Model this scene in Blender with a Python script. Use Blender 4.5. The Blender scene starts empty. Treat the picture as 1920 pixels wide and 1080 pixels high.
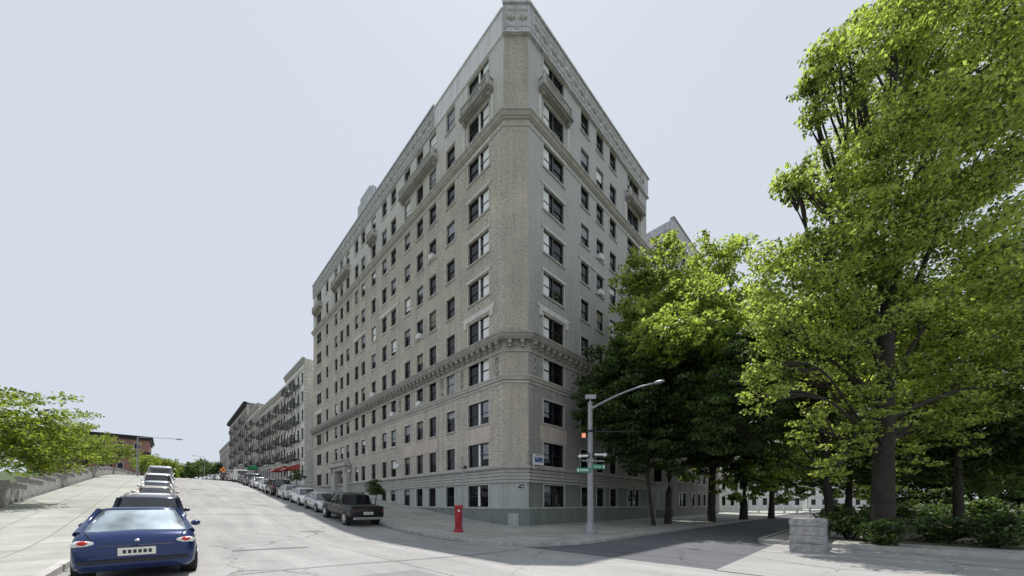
import bpy, math, random
import numpy as np
from mathutils import Matrix, Vector
random.seed(7); np.random.seed(7)
R = math.radians
S = bpy.context.scene
COL = S.collection

# ------------------------------------------------------------------ frames
F = 656.0; HY = 945.0; EYE = 1.8
dL = Vector((-.7022, .7120, 0)).normalized(); nL = Vector((-dL.y, dL.x, 0)); nL = Vector((-.7120, -.7022, 0)).normalized()
dR = Vector((.7120, .7022, 0)).normalized(); nR = Vector((.7022, -.7120, 0)).normalized()
PL = Vector((-.64, 26.2, 0)); PR = Vector((1.24, 26.2, 0))
def frame(o, x):
    x = x.normalized(); z = Vector((0, 0, 1)); y = z.cross(x)
    return Matrix(((x.x, y.x, z.x, o.x), (x.y, y.y, z.y, o.y), (x.z, y.z, z.z, o.z), (0, 0, 0, 1)))
FL = frame(PL, dL)                      # x along street uphill, y outward from left facade
FR = frame(PR, dR)                      # x along right street, y inward
FC = frame(PL, Vector((1, 0, 0)))       # chamfer, y inward
FLi = FL.inverted(); FRi = FR.inverted()
def at(px, py, Y):
    return Vector(((px - 960) / F * Y, Y, EYE + (HY - py) / F * Y))
# ------------------------------------------------------------------ terrain
_K = [(-4, 0), (4, .10), (45, .10), (70, .048), (215, .048), (245, -.03), (500, -.03), (520, 0), (5000, 0)]
_T = np.arange(-5, 5000, .5); _s = np.interp(_T, [k[0] for k in _K], [k[1] for k in _K]); _Z = np.cumsum(_s) * .5
def sstep(a, b, x):
    x = min(1, max(0, (x - a) / (b - a))); return x * x * (3 - 2 * x)
def H(t, n):
    r = float(np.interp(t, _T, _Z)) if t > -5 else 0.0
    f = min(1, max(0, (n + 50) / 45))
    return r * f + .25 * sstep(9, 17, n)
def slope(t): return float(np.interp(t, _T, _s))
def LP(t, n, z=0, ground=True):
    p = PL + dL * t + nL * n
    return Vector((p.x, p.y, (H(t, n) if ground else 0) + z))
def RP(t, n, z=0):                       # right frame, n outward from right facade
    p = PR + dR * t + nR * n
    q = FLi @ p
    return Vector((p.x, p.y, H(q.x, q.y) + z))
# ------------------------------------------------------------------ materials
def newmat(name):
    m = bpy.data.materials.new(name); m.use_nodes = True
    nt = m.node_tree; b = nt.nodes['Principled BSDF']
    return m, nt, b
def N(nt, typ, **kw):
    n = nt.nodes.new(typ)
    for k, v in kw.items():
        if k.startswith('i_'): n.inputs[k[2:].replace('_', ' ')].default_value = v
        else: setattr(n, k, v)
    return n
def ramp(nt, fac, stops):
    r = N(nt, 'ShaderNodeValToRGB'); e = r.color_ramp.elements
    while len(e) < len(stops): e.new(.5)
    for el, (p, c) in zip(e, stops):
        el.position = p; el.color = (*c, 1) if len(c) == 3 else c
    nt.links.new(fac, r.inputs[0]); return r
def mix(nt, fac, a, b, mode='MIX'):
    m = N(nt, 'ShaderNodeMix', data_type='RGBA', blend_type=mode)
    for sock, v in ((0, fac), (6, a), (7, b)):
        if hasattr(v, 'links'): nt.links.new(v, m.inputs[sock])
        else: m.inputs[sock].default_value = v if sock == 0 else (*v, 1) if len(v) == 3 else v
    return m.outputs[2]
def bump(nt, b, h, strength=.3, dist=.02):
    bp = N(nt, 'ShaderNodeBump'); bp.inputs['Strength'].default_value = strength; bp.inputs['Distance'].default_value = dist
    nt.links.new(h, bp.inputs['Height']); nt.links.new(bp.outputs[0], b.inputs['Normal'])
def noise(nt, vec, scale, detail=4, rough=.6, out=0):
    n = N(nt, 'ShaderNodeTexNoise'); n.inputs['Scale'].default_value = scale; n.inputs['Detail'].default_value = detail
    n.inputs['Roughness'].default_value = rough; nt.links.new(vec, n.inputs['Vector']); return n.outputs[out]
def coords(nt): return N(nt, 'ShaderNodeTexCoord').outputs['Object']
def mapping(nt, vec, scale=(1, 1, 1), rot=(0, 0, 0)):
    m = N(nt, 'ShaderNodeMapping'); m.inputs['Scale'].default_value = scale; m.inputs['Rotation'].default_value = rot
    nt.links.new(vec, m.inputs[0]); return m.outputs[0]
def plain(name, col, rough=.6, metal=0, var=.25, nscale=3, bumpy=0):
    m, nt, b = newmat(name); c = coords(nt)
    f = noise(nt, c, nscale, 5)
    lo = tuple(x * (1 - var) for x in col); hi = tuple(min(1, x * (1 + var)) for x in col)
    r = ramp(nt, f, [(.3, lo), (.7, hi)]); nt.links.new(r.outputs[0], b.inputs['Base Color'])
    b.inputs['Roughness'].default_value = rough; b.inputs['Metallic'].default_value = metal
    if bumpy: bump(nt, b, noise(nt, c, nscale * 8, 6), bumpy, .02)
    return m
def brickmat(name, c1, c2, mortar, scale=1.0, light=None, grime=.14, fine=(.55, 1.42)):
    m, nt, b = newmat(name); c = coords(nt)
    sep = N(nt, 'ShaderNodeSeparateXYZ'); nt.links.new(c, sep.inputs[0])
    cmb = N(nt, 'ShaderNodeCombineXYZ')
    ad = N(nt, 'ShaderNodeMath', operation='ADD'); nt.links.new(sep.outputs[0], ad.inputs[0]); nt.links.new(sep.outputs[1], ad.inputs[1])
    nt.links.new(ad.outputs[0], cmb.inputs[0]); nt.links.new(sep.outputs[2], cmb.inputs[1])
    bt = N(nt, 'ShaderNodeTexBrick'); bt.offset = .5
    for k, v in (('Scale', 1.0), ('Mortar Size', .012 * scale), ('Brick Width', .24 * scale), ('Row Height', .085 * scale), ('Bias', 0.0)):
        bt.inputs[k].default_value = v
    bt.inputs['Color1'].default_value = (*c1, 1); bt.inputs['Color2'].default_value = (*c2, 1); bt.inputs['Mortar'].default_value = (*mortar, 1)
    nt.links.new(cmb.outputs[0], bt.inputs['Vector'])
    n1 = noise(nt, c, .35, 5); n2 = noise(nt, c, 9, 3)
    n3 = noise(nt, mapping(nt, c, (2.2, 2.2, .12)), 1.0, 4)
    g = ramp(nt, n3, [(.35, (1 - grime,) * 3), (.65, (1.12,) * 3)])
    col = mix(nt, 1.0, bt.outputs[0], g.outputs[0], 'MULTIPLY')
    col = mix(nt, 1.0, col, ramp(nt, n1, [(.3, (.82, .83, .86)), (.7, (1.15, 1.12, 1.06))]).outputs[0], 'MULTIPLY')
    col = mix(nt, 1.0, col, ramp(nt, n2, [(.35, (fine[0],) * 3), (.65, (fine[1],) * 3)]).outputs[0], 'MULTIPLY')
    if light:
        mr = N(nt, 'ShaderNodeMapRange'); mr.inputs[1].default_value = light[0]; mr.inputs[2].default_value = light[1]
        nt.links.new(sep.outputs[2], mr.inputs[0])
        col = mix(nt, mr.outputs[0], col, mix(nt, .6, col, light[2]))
    nt.links.new(col, b.inputs['Base Color']); b.inputs['Roughness'].default_value = .9
    bump(nt, b, bt.outputs[1], -.4, .01)
    return m
def stonemat(name, col, var=.2, spots=0, bumpy=.3, scale=1.5, block=None):
    m, nt, b = newmat(name); c = coords(nt)
    f = noise(nt, c, scale, 6, .65)
    r = ramp(nt, f, [(.3, tuple(x * (1 - var) for x in col)), (.7, tuple(min(1, x * (1 + var)) for x in col))]).outputs[0]
    s = ramp(nt, noise(nt, mapping(nt, c, (3, 3, .25)), 1, 4), [(.35, (.88,) * 3), (.65, (1.06,) * 3)]).outputs[0]
    r = mix(nt, 1.0, r, s, 'MULTIPLY')
    if spots:
        v = N(nt, 'ShaderNodeTexVoronoi'); v.inputs['Scale'].default_value = spots; nt.links.new(mapping(nt, c, (1, 1, .8)), v.inputs['Vector'])
        sp = ramp(nt, v.outputs['Distance'], [(.08, (.5, .5, .58)), (.42, (1.05, 1.05, 1.05))]).outputs[0]
        nn = ramp(nt, noise(nt, c, 5, 3), [(.36, (0, 0, 0)), (.46, (1, 1, 1))]).outputs[0]
        r = mix(nt, nn, r, mix(nt, 1.0, r, sp, 'MULTIPLY'))
        bump(nt, b, v.outputs['Distance'], .8, .06)
    elif bumpy: bump(nt, b, noise(nt, c, scale * 10, 6), bumpy, .02)
    if block:
        sep = N(nt, 'ShaderNodeSeparateXYZ'); nt.links.new(c, sep.inputs[0]); cmb = N(nt, 'ShaderNodeCombineXYZ')
        nt.links.new(sep.outputs[0], cmb.inputs[0]); nt.links.new(sep.outputs[2], cmb.inputs[1])
        bt = N(nt, 'ShaderNodeTexBrick'); nt.links.new(cmb.outputs[0], bt.inputs['Vector'])
        for k, v in (('Scale', 1.0), ('Mortar Size', .02), ('Brick Width', block[0]), ('Row Height', block[1])): bt.inputs[k].default_value = v
        bt.inputs['Color1'].default_value = (1, 1, 1, 1); bt.inputs['Color2'].default_value = (.95, .95, .95, 1); bt.inputs['Mortar'].default_value = (.7, .7, .7, 1)
        r = mix(nt, 1.0, r, bt.outputs[0], 'MULTIPLY')
    nt.links.new(r, b.inputs['Base Color']); b.inputs['Roughness'].default_value = .85
    return m
def glassmat(name, col, rough=.06, metal=0.0, spec=.5):
    m, nt, b = newmat(name); c = coords(nt)
    f = noise(nt, c, .8, 3)
    r = ramp(nt, f, [(.35, tuple(x * .5 for x in col)), (.65, tuple(x * 1.5 for x in col))])
    nt.links.new(r.outputs[0], b.inputs['Base Color'])
    b.inputs['Roughness'].default_value = rough; b.inputs['Metallic'].default_value = metal; b.inputs['Specular IOR Level'].default_value = spec
    bump(nt, b, noise(nt, c, 1.3, 2), .06, .05)
    return m
def paint(name, col, metal=.0, rough=.28):
    m, nt, b = newmat(name); c = coords(nt)
    f = noise(nt, c, 14, 6)
    r = ramp(nt, f, [(.3, tuple(x * .85 for x in col)), (.7, tuple(min(1, x * 1.1 + .004) for x in col))])
    nt.links.new(r.outputs[0], b.inputs['Base Color']); b.inputs['Metallic'].default_value = metal
    b.inputs['Roughness'].default_value = rough; b.inputs['Coat Weight'].default_value = .35; b.inputs['Coat Roughness'].default_value = .08
    return m
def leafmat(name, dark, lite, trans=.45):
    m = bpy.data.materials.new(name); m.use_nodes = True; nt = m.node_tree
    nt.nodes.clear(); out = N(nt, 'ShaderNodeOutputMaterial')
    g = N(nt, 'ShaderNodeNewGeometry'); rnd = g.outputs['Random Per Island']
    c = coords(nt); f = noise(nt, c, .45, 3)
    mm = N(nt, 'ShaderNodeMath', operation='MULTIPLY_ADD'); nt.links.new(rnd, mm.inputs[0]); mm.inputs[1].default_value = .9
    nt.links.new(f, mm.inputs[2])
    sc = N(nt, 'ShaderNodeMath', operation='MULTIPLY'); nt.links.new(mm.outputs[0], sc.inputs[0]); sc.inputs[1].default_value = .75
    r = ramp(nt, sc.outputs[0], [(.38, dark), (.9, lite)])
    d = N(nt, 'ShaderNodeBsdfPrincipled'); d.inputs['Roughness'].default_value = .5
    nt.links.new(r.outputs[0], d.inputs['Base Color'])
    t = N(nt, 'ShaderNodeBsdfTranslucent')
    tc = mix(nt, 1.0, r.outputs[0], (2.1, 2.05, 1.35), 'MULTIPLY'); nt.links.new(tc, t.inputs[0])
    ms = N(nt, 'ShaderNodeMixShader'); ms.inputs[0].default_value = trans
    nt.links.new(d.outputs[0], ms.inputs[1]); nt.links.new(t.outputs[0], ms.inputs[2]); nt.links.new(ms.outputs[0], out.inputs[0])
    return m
M = {}
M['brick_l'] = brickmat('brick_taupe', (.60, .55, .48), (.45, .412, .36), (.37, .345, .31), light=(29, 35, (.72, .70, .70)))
M['brick_c'] = brickmat('brick_corner', (.53, .485, .42), (.43, .392, .335), (.38, .345, .30), grime=.1, scale=.9, fine=(.72, 1.25))
M['brick_cl'] = brickmat('brick_corner_edge', (.46, .41, .34), (.24, .21, .18), (.24, .22, .19), scale=2.2, grime=.1)
M['brick_r'] = brickmat('brick_grey', (.41, .395, .375), (.32, .31, .30), (.28, .275, .27), light=(9, 32, (.585, .58, .59)))  # right facade's shade put into the brick colour, strongest low down
M['brick_w'] = brickmat('brick_shaded', (.24, .235, .22), (.19, .185, .18), (.16, .16, .155), light=(16, 34, (.66, .66, .70)))  # tree shade over the wing painted into the brick, fading upward
M['green_d'] = stonemat('painted_green_dark', (.21, .235, .215), .1, bumpy=.15, scale=.8, block=(3.3, 1.45))  # same green paint with the shade under the trees coloured in
M['terra'] = stonemat('terracotta_frieze', (.56, .555, .59), .14, spots=4.5, block=(1.5, 2.6))
M['white_parapet'] = stonemat('white_parapet', (.74, .72, .74), .08)
M['lime'] = stonemat('limestone', (.47, .45, .42), .15)
M['trim'] = stonemat('trim_stone', (.66, .64, .61), .1)
M['edge'] = stonemat('window_edge_stone', (.64, .61, .57), .12)  # pale surround; brightness of the lit window reveals put into its colour
M['trim_d'] = stonemat('cornice_stone', (.34, .32, .30), .2)
M['pink'] = stonemat('pink_panel', (.56, .48, .43), .1)
M['green'] = stonemat('painted_green_grey', (.42, .445, .42), .07, bumpy=.15, scale=.8)
M['green_p'] = stonemat('painted_green_plinth', (.20, .225, .21), .1, bumpy=.15, scale=.8)
M['shadowstone'] = stonemat('grey_cast_stone', (.27, .28, .27), .15)  # plain grey stone, mottled at random
M['roof'] = plain('roof_felt', (.12, .12, .12), .9)
M['frame'] = plain('dark_window_frame', (.018, .017, .02), .45, 0, .2)
M['pane'] = glassmat('window_glass', (.008, .008, .013), .05, 0, .3)
M['blind_w'] = plain('white_blind', (.85, .85, .86), .5, 0, .05, 12)
M['blind_g'] = plain('grey_curtain', (.33, .34, .38), .7, 0, .35, 4)
M['blind_t'] = plain('tan_curtain', (.25, .21, .17), .7, 0, .3, 4)
M['metal'] = plain('galvanised_steel', (.33, .335, .36), .45, .5, .12, 5)
M['iron'] = plain('black_iron', (.03, .03, .033), .5, .3, .2)
M['black'] = plain('black_plastic', (.015, .015, .015), .5, 0, .1)
M['rubber'] = plain('rubber', (.02, .02, .02), .85, 0, .2, 20)
M['rim'] = plain('wheel_rim', (.55, .55, .56), .3, .8, .1)
M['cglass'] = glassmat('car_glass', (.02, .025, .03), .04, 0, 1.0)
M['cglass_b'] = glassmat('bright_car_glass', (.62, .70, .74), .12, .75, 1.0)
M['red_lens'] = plain('red_lens', (.5, .02, .02), .25, 0, .15, 8)
M['clear_lens'] = plain('clear_lens', (.75, .75, .72), .15, .2, .1, 8)
M['plate'] = plain('licence_plate', (.75, .74, .66), .5, 0, .05)
M['chrome'] = plain('chrome', (.6, .6, .62), .15, 1, .05)
M['signwhite'] = plain('sign_white', (.8, .8, .8), .5, 0, .04)
M['signblack'] = plain('sign_black', (.015, .015, .015), .5, 0, .04)
M['signgreen'] = plain('sign_green', (.02, .25, .14), .45, 0, .1)
M['signblue'] = plain('sign_blue', (.03, .09, .33), .45, 0, .2)
M['orange'] = plain('orange_sign', (.8, .25, .04), .5, 0, .1)
M['redbox'] = plain('worn_red_enamel', (.36, .012, .022), .4, 0, .35, 6)
M['awn_red'] = plain('red_awning', (.42, .07, .06), .7, 0, .15)
M['awn_green'] = plain('green_awning', (.02, .35, .12), .7, 0, .15)
M['bark'] = plain('bark', (.035, .029, .024), .9, 0, .4, 4, .6)
M['granite'] = stonemat('rough_granite', (.36, .35, .35), .35, bumpy=1.0, scale=4)
M['kerb'] = stonemat('kerb_granite', (.42, .41, .39), .2)
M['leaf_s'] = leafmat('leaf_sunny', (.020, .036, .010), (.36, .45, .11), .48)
M['leaf_d'] = leafmat('leaf_dark', (.008, .018, .008), (.095, .155, .04), .4)  # dark green, with canopy shade put into the leaf colour
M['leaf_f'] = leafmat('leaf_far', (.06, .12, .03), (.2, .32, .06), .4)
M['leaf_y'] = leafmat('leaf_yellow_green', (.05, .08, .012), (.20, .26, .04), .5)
# asphalt
def asphalt(name, base, patches=True):
    m, nt, b = newmat(name); c = coords(nt)
    f1 = noise(nt, c, .18, 6, .7); f2 = noise(nt, c, 14, 4, .7)
    f3 = noise(nt, mapping(nt, c, (.12, 1.2, 1)), 1.0, 4)
    col = ramp(nt, f1, [(.3, tuple(x * .82 for x in base)), (.7, tuple(x * 1.12 for x in base))]).outputs[0]
    col = mix(nt, 1.0, col, ramp(nt, f3, [(.3, (.82,) * 3), (.7, (1.1,) * 3)]).outputs[0], 'MULTIPLY')
    col = mix(nt, 1.0, col, ramp(nt, f2, [(.3, (.84,) * 3), (.7, (1.12,) * 3)]).outputs[0], 'MULTIPLY')
    if patches:
        dist = N(nt, 'ShaderNodeVectorMath', operation='MULTIPLY_ADD'); n4 = noise(nt, c, 1.1, 4, .6, 1)
        nt.links.new(n4, dist.inputs[0]); dist.inputs[1].default_value = (1.1, 1.1, 0); nt.links.new(c, dist.inputs[2])
        v = N(nt, 'ShaderNodeTexVoronoi', feature='DISTANCE_TO_EDGE'); v.inputs['Scale'].default_value = .22; nt.links.new(dist.outputs[0], v.inputs['Vector'])
        cr = ramp(nt, v.outputs[0], [(.0, (.4, .4, .4)), (.010, (1, 1, 1))]).outputs[0]
        msk = ramp(nt, noise(nt, c, .12, 2), [(.38, (0,) * 3), (.55, (1,) * 3)]).outputs[0]
        col = mix(nt, msk, col, mix(nt, 1.0, col, cr, 'MULTIPLY'))
    nt.links.new(col, b.inputs['Base Color']); b.inputs['Roughness'].default_value = .9
    bump(nt, b, f2, .35, .01); return m
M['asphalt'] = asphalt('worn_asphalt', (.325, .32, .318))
M['asphalt2'] = asphalt('dark_asphalt', (.12, .12, .135))  # canopy shade over the side street put into the asphalt colour
def slab(name, base, w):
    m, nt, b = newmat(name); c = coords(nt)
    bt = N(nt, 'ShaderNodeTexBrick'); bt.offset = 0; nt.links.new(c, bt.inputs['Vector'])
    for k, v in (('Scale', 1.0), ('Mortar Size', .018), ('Brick Width', w), ('Row Height', w)): bt.inputs[k].default_value = v
    bt.inputs['Color1'].default_value = (*[x * .88 for x in base], 1); bt.inputs['Color2'].default_value = (*[x * 1.08 for x in base], 1)
    bt.inputs['Mortar'].default_value = (*[x * .45 for x in base], 1)
    col = mix(nt, 1.0, bt.outputs[0], ramp(nt, noise(nt, c, .6, 6, .7), [(.3, (.75,) * 3), (.7, (1.15,) * 3)]).outputs[0], 'MULTIPLY')
    col = mix(nt, 1.0, col, ramp(nt, noise(nt, c, 18, 3), [(.3, (.85,) * 3), (.7, (1.12,) * 3)]).outputs[0], 'MULTIPLY')
    nt.links.new(col, b.inputs['Base Color']); b.inputs['Roughness'].default_value = .88
    bump(nt, b, bt.outputs[1], -.3, .01); return m
M['slab'] = slab('sidewalk_slabs', (.36, .365, .335), 1.5)
M['earth'] = plain('park_earth', (.10, .085, .055), .95, 0, .45, 1.5, .6)
M['grass'] = plain('rough_grass', (.06, .085, .03), .95, 0, .4, 2, .5)
# ------------------------------------------------------------------ mesh helpers
class MB:
    def __init__(s): s.v = []; s.f = []; s.m = []
    def quad(s, a, b, c, d, mi=0):
        i = len(s.v); s.v += [tuple(a), tuple(b), tuple(c), tuple(d)]; s.f.append((i, i + 1, i + 2, i + 3)); s.m.append(mi)
    def poly(s, pts, mi=0):
        i = len(s.v); s.v += [tuple(p) for p in pts]; s.f.append(tuple(range(i, i + len(pts)))); s.m.append(mi)
    def box(s, x0, x1, y0, y1, z0, z1, mi=0):
        i = len(s.v)
        s.v += [(x0, y0, z0), (x1, y0, z0), (x1, y1, z0), (x0, y1, z0), (x0, y0, z1), (x1, y0, z1), (x1, y1, z1), (x0, y1, z1)]
        for q in ((0, 3, 2, 1), (4, 5, 6, 7), (0, 1, 5, 4), (1, 2, 6, 5), (2, 3, 7, 6), (3, 0, 4, 7)):
            s.f.append(tuple(i + k for k in q)); s.m.append(mi)
    def tube(s, pts, rad, n=8, mi=0, cap=True):
        pts = [Vector(p) for p in pts]
        if not hasattr(rad, '__len__'): rad = [rad] * len(pts)
        base = len(s.v)
        for k, p in enumerate(pts):
            d = (pts[min(k + 1, len(pts) - 1)] - pts[max(k - 1, 0)]).normalized()
            a = d.cross(Vector((0, 0, 1)));
            if a.length < .05: a = d.cross(Vector((1, 0, 0)))
            a.normalize(); b = d.cross(a)
            for j in range(n):
                th = 2 * math.pi * j / n; s.v.append(tuple(p + (a * math.cos(th) + b * math.sin(th)) * rad[k]))
        for k in range(len(pts) - 1):
            for j in range(n):
                o = base + k * n; s.f.append((o + j, o + (j + 1) % n, o + n + (j + 1) % n, o + n + j)); s.m.append(mi)
        if cap:
            s.f.append(tuple(base + j for j in range(n))); s.m.append(mi)
            o = base + (len(pts) - 1) * n; s.f.append(tuple(o + n - 1 - j for j in range(n))); s.m.append(mi)
    def ell(s, c, r, mi=0, nu=10, nv=6):
        base = len(s.v)
        for i in range(nv + 1):
            ph = math.pi * i / nv
            for j in range(nu):
                th = 2 * math.pi * j / nu
                s.v.append((c[0] + r[0] * math.sin(ph) * math.cos(th), c[1] + r[1] * math.sin(ph) * math.sin(th), c[2] + r[2] * math.cos(ph)))
        for i in range(nv):
            for j in range(nu):
                s.f.append((base + i * nu + j, base + (i + 1) * nu + j, base + (i + 1) * nu + (j + 1) % nu, base + i * nu + (j + 1) % nu)); s.m.append(mi)
    def mesh(s, name, mats, smooth=False):
        me = bpy.data.meshes.new(name); me.from_pydata(s.v, [], s.f)
        for m in (mats if isinstance(mats, (list, tuple)) else [mats]): me.materials.append(m)
        if any(s.m): me.polygons.foreach_set('material_index', s.m)
        if smooth: me.polygons.foreach_set('use_smooth', [True] * len(me.polygons))
        me.update(); return me
WM = {}
I4 = Matrix.Identity(4)
def put(o, world=I4, parent=None):
    COL.objects.link(o)
    WM[o.name] = world.copy()
    if parent is not None:
        o.parent = parent; o.matrix_basis = WM[parent.name].inverted() @ world
    else: o.matrix_basis = world
    return o
def obj(name, mb, mats, parent=None, world=I4, smooth=False, bevel=0):
    me = mb if isinstance(mb, bpy.types.Mesh) else mb.mesh(name, mats, smooth)
    o = put(bpy.data.objects.new(name, me), world, parent)
    if bevel:
        b = o.modifiers.new('bevel', 'BEVEL'); b.width = bevel; b.segments = 2; b.limit_method = 'ANGLE'
    return o
def empty(name, world):
    o = bpy.data.objects.new(name, None); o.empty_display_size = .3
    return put(o, world)
def tag(o, label=None, cat=None, group=None, kind=None):
    if label: o['label'] = label
    if cat: o['category'] = cat
    if group: o['group'] = group
    if kind: o['kind'] = kind
    return o
def thing(name, world, label, cat, group=None):
    return tag(empty(name, world), label, cat, group)
T = Matrix.Translation
def RZ(a): return Matrix.Rotation(a, 4, 'Z')
def copy_tree(o, world, parent=None, name=None):
    c = o.copy(); COL.objects.link(c); WM[c.name] = world.copy()
    if parent is None: c.matrix_basis = world
    else:
        c.parent = parent; c.matrix_basis = o.matrix_basis.copy()
    for k in ['label', 'group'] if parent is None else []:
        if k in c: del c[k]
    for ch in o.children: copy_tree(ch, world @ ch.matrix_basis, c)
    return c
# ------------------------------------------------------------------ GROUND (all sheets in the street frame: x=t, y=n)
def grid_sheet(name, ts, ns, dz, mat, thick=0):
    mb = MB(); W = len(ns)
    for t in ts:
        for n in ns: mb.v.append((t, n, H(t, n) + dz))
    for i in range(len(ts) - 1):
        for j in range(W - 1):
            mb.f.append((i * W + j, (i + 1) * W + j, (i + 1) * W + j + 1, i * W + j + 1)); mb.m.append(0)
    return tag(obj(name, mb, mat, None, FL, smooth=True), kind='structure')
ts_f = [-3000, -800, -200, -60] + list(np.arange(-30, 90, 1.5)) + list(np.arange(90, 290, 6)) + [320, 420, 520, 800, 1500, 3000]
ns_f = [-3000, -800, -300, -150, -80] + list(np.arange(-50, 30, 2.0)) + [30, 40, 60, 120, 300, 800, 3000]
grid_sheet('ground', ts_f, ns_f, -.03, M['grass'])
KN, KR = 7.6, 8.8                        # kerb distances from the two facades
TR = -1.32                               # t of the right facade plane
tk = TR - KR                             # street-frame t of the right-street kerb
grid_sheet('street', list(np.arange(-25, 90, 1.0)) + list(np.arange(90, 262, 4)), list(np.arange(KN - .3, 20.3, .6)), .0, M['asphalt'])
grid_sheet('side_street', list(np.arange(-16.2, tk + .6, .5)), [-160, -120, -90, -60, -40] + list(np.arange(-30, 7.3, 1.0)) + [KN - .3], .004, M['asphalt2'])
mb = MB()
# junction tarmac in front of the camera and cross street
grid_sheet('junction_tarmac', list(np.arange(-60, -24.9, 2)), list(np.arange(-30, 40, 2)), .0, M['asphalt'])
grid_sheet('junction_crossing', list(np.arange(-25, -16.1, .8)), list(np.arange(-2.4, 7.4, .7)) + [KN - .3], .0, M['asphalt'])
grid_sheet('cross_street', list(np.arange(-25, -12, 1.0)), [19.9, 21, 24, 28, 34, 40], .002, M['asphalt'])
# block pavement outline
rr = 3.5
def tmin(n):
    if n <= KN - rr: return tk
    d = n - (KN - rr); return tk + rr - math.sqrt(max(0, rr * rr - d * d))
mb = MB()
ns = [-160, -120, -90, -60, -40] + list(np.arange(-30, KN - rr, 1.0)) + [KN - rr + rr * math.sin(a) for a in np.linspace(0, math.pi / 2, 14)]
rows = []
for n in ns:
    t0 = tmin(n); rows.append([(t0 + (TR + 2 - t0) * k / 8, n) for k in range(9)])
for r in rows:
    for (t, n) in r: mb.v.append((t, n, H(t, n) + .14))
for i in range(len(rows) - 1):
    for k in range(8):
        a = i * 9 + k; mb.f.append((a, a + 1, a + 10, a + 9)); mb.m.append(0)
base = len(mb.v)
tl = list(np.arange(TR + 2, 60, 1.0)) + list(np.arange(60, 252, 4)); nl = [-.3, 1.5, 3.4, 5.4, KN]
for t in tl:
    for n in nl: mb.v.append((t, n, H(t, n) + .14))
for i in range(len(tl) - 1):
    for k in range(4):
        a = base + i * 5 + k; mb.f.append((a, a + 5, a + 6, a + 1)); mb.m.append(0)
tag(obj('sidewalk', mb, M['slab'], None, FL), kind='structure')
def kerb(name, path, w=.17, h=.155):
    mb = MB(); P = [Vector((p[0], p[1])) for p in path]; L = len(P); A = []; B = []
    for i in range(L):
        d = (P[min(i + 1, L - 1)] - P[max(i - 1, 0)]).normalized(); nn = Vector((-d.y, d.x))
        A.append(P[i]); B.append(P[i] + nn * w)
    for i in range(L - 1):
        def v(q, z): return (q.x, q.y, H(q.x, q.y) + z)
        a, b, c, d = A[i], A[i + 1], B[i], B[i + 1]
        mb.quad(v(a, h), v(b, h), v(d, h), v(c, h)); mb.quad(v(a, -.05), v(b, -.05), v(b, h), v(a, h)); mb.quad(v(c, -.05), v(d, -.05), v(d, h), v(c, h))
    return tag(obj(name, mb, M['kerb'], None, FL), kind='structure')
path = [(tk, n) for n in [-160, -100, -60, -30, -15, -8, -3, 0, KN - rr]] + \
       [(tk + rr - rr * math.cos(a), KN - rr + rr * math.sin(a)) for a in np.linspace(.1, math.pi / 2, 14)] + \
       [(t, KN) for t in list(np.arange(tk + rr + 1, 60, 1.0)) + list(np.arange(60, 250, 4))]
kerb('kerb', path)
# far-side pavement (left of the photo)
grid_sheet('left_sidewalk', list(np.arange(-9, 90, 1.5)) + list(np.arange(90, 250, 4)), [19.78, 20.9, 21.9, 22.9, 24.0], .14, M['slab'])
kerb('left_kerb', [(t, 19.8) for t in list(np.arange(250, 90, -4)) + list(np.arange(90, -9.5, -1.5))])
# park side pavement (right)
PK = TR - 14.4
grid_sheet('park_sidewalk', [-60, -40, -30, PK - 9, PK - 4, PK - 3.0, PK - 1.5, PK], [-160, -100, -60, -40] + list(np.arange(-30, -1.9, 2.0)) + [-1.9], .14, M['slab'])
kerb('park_kerb', [(-60, -1.75), (-40, -1.75), (-25, -1.75), (-20, -1.75), (PK - .1, -1.75), (PK + .02, -1.9)] + [(PK + .1, n) for n in [-2.2, -6, -12, -20, -30, -60, -160]], h=.158)
grid_sheet('park_ground', [-200, -100, -60, -40, -30, -26, -22, PK - 2.9], [-160, -100, -60, -40] + list(np.arange(-30, -4, 2.0)) + [-4], .16, M['earth'])
# manholes and plates
def disc(name, t, n, r, label):
    mb = MB(); mb.tube([(t, n, H(t, n) + .0), (t + .0, n, H(t, n) + .035)], r, 24)
    mb.tube([(t, n, H(t, n) + .03), (t, n, H(t, n) + .045)], r * .85, 24)
    tag(obj(name, mb, M['iron'], None, FL), label, 'manhole cover')
M['patch'] = asphalt('tar_patch', (.17, .165, .165), False); M['patch2'] = asphalt('pale_patch', (.25, .245, .245), False)
def strip(name, t0, t1, n0, n1, mat, dz):
    return grid_sheet(name, list(np.arange(t0, t1, min(1.0, (t1 - t0) / 1.01))) + [t1], list(np.linspace(n0, n1, max(2, int(abs(n1 - n0)) + 1))), dz, mat)
strip('gutter', tk + rr + 1, 88, KN + .01, KN + .38, M['patch'], .006)
strip('road_seam', -30, 88, 13.2, 13.235, M['patch2'], .005)
for k, (t0, t1, n0, n1) in enumerate([(-4.6, -4.2, 14.2, 16.4), (1.6, 1.9, 11.8, 13.0), (9, 9.15, 9.8, 19.5), (15, 16.5, 12, 13), (24, 24.2, 9.8, 19.5), (30, 32, 15, 16.2), (-9.5, -9.35, 8, 19.6), (-12.5, -11.2, 13.5, 15.6)]):
    strip('asphalt_patch', t0, t1, n0, n1, M['patch'] if k < 2 else M['patch2'], .007)
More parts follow.
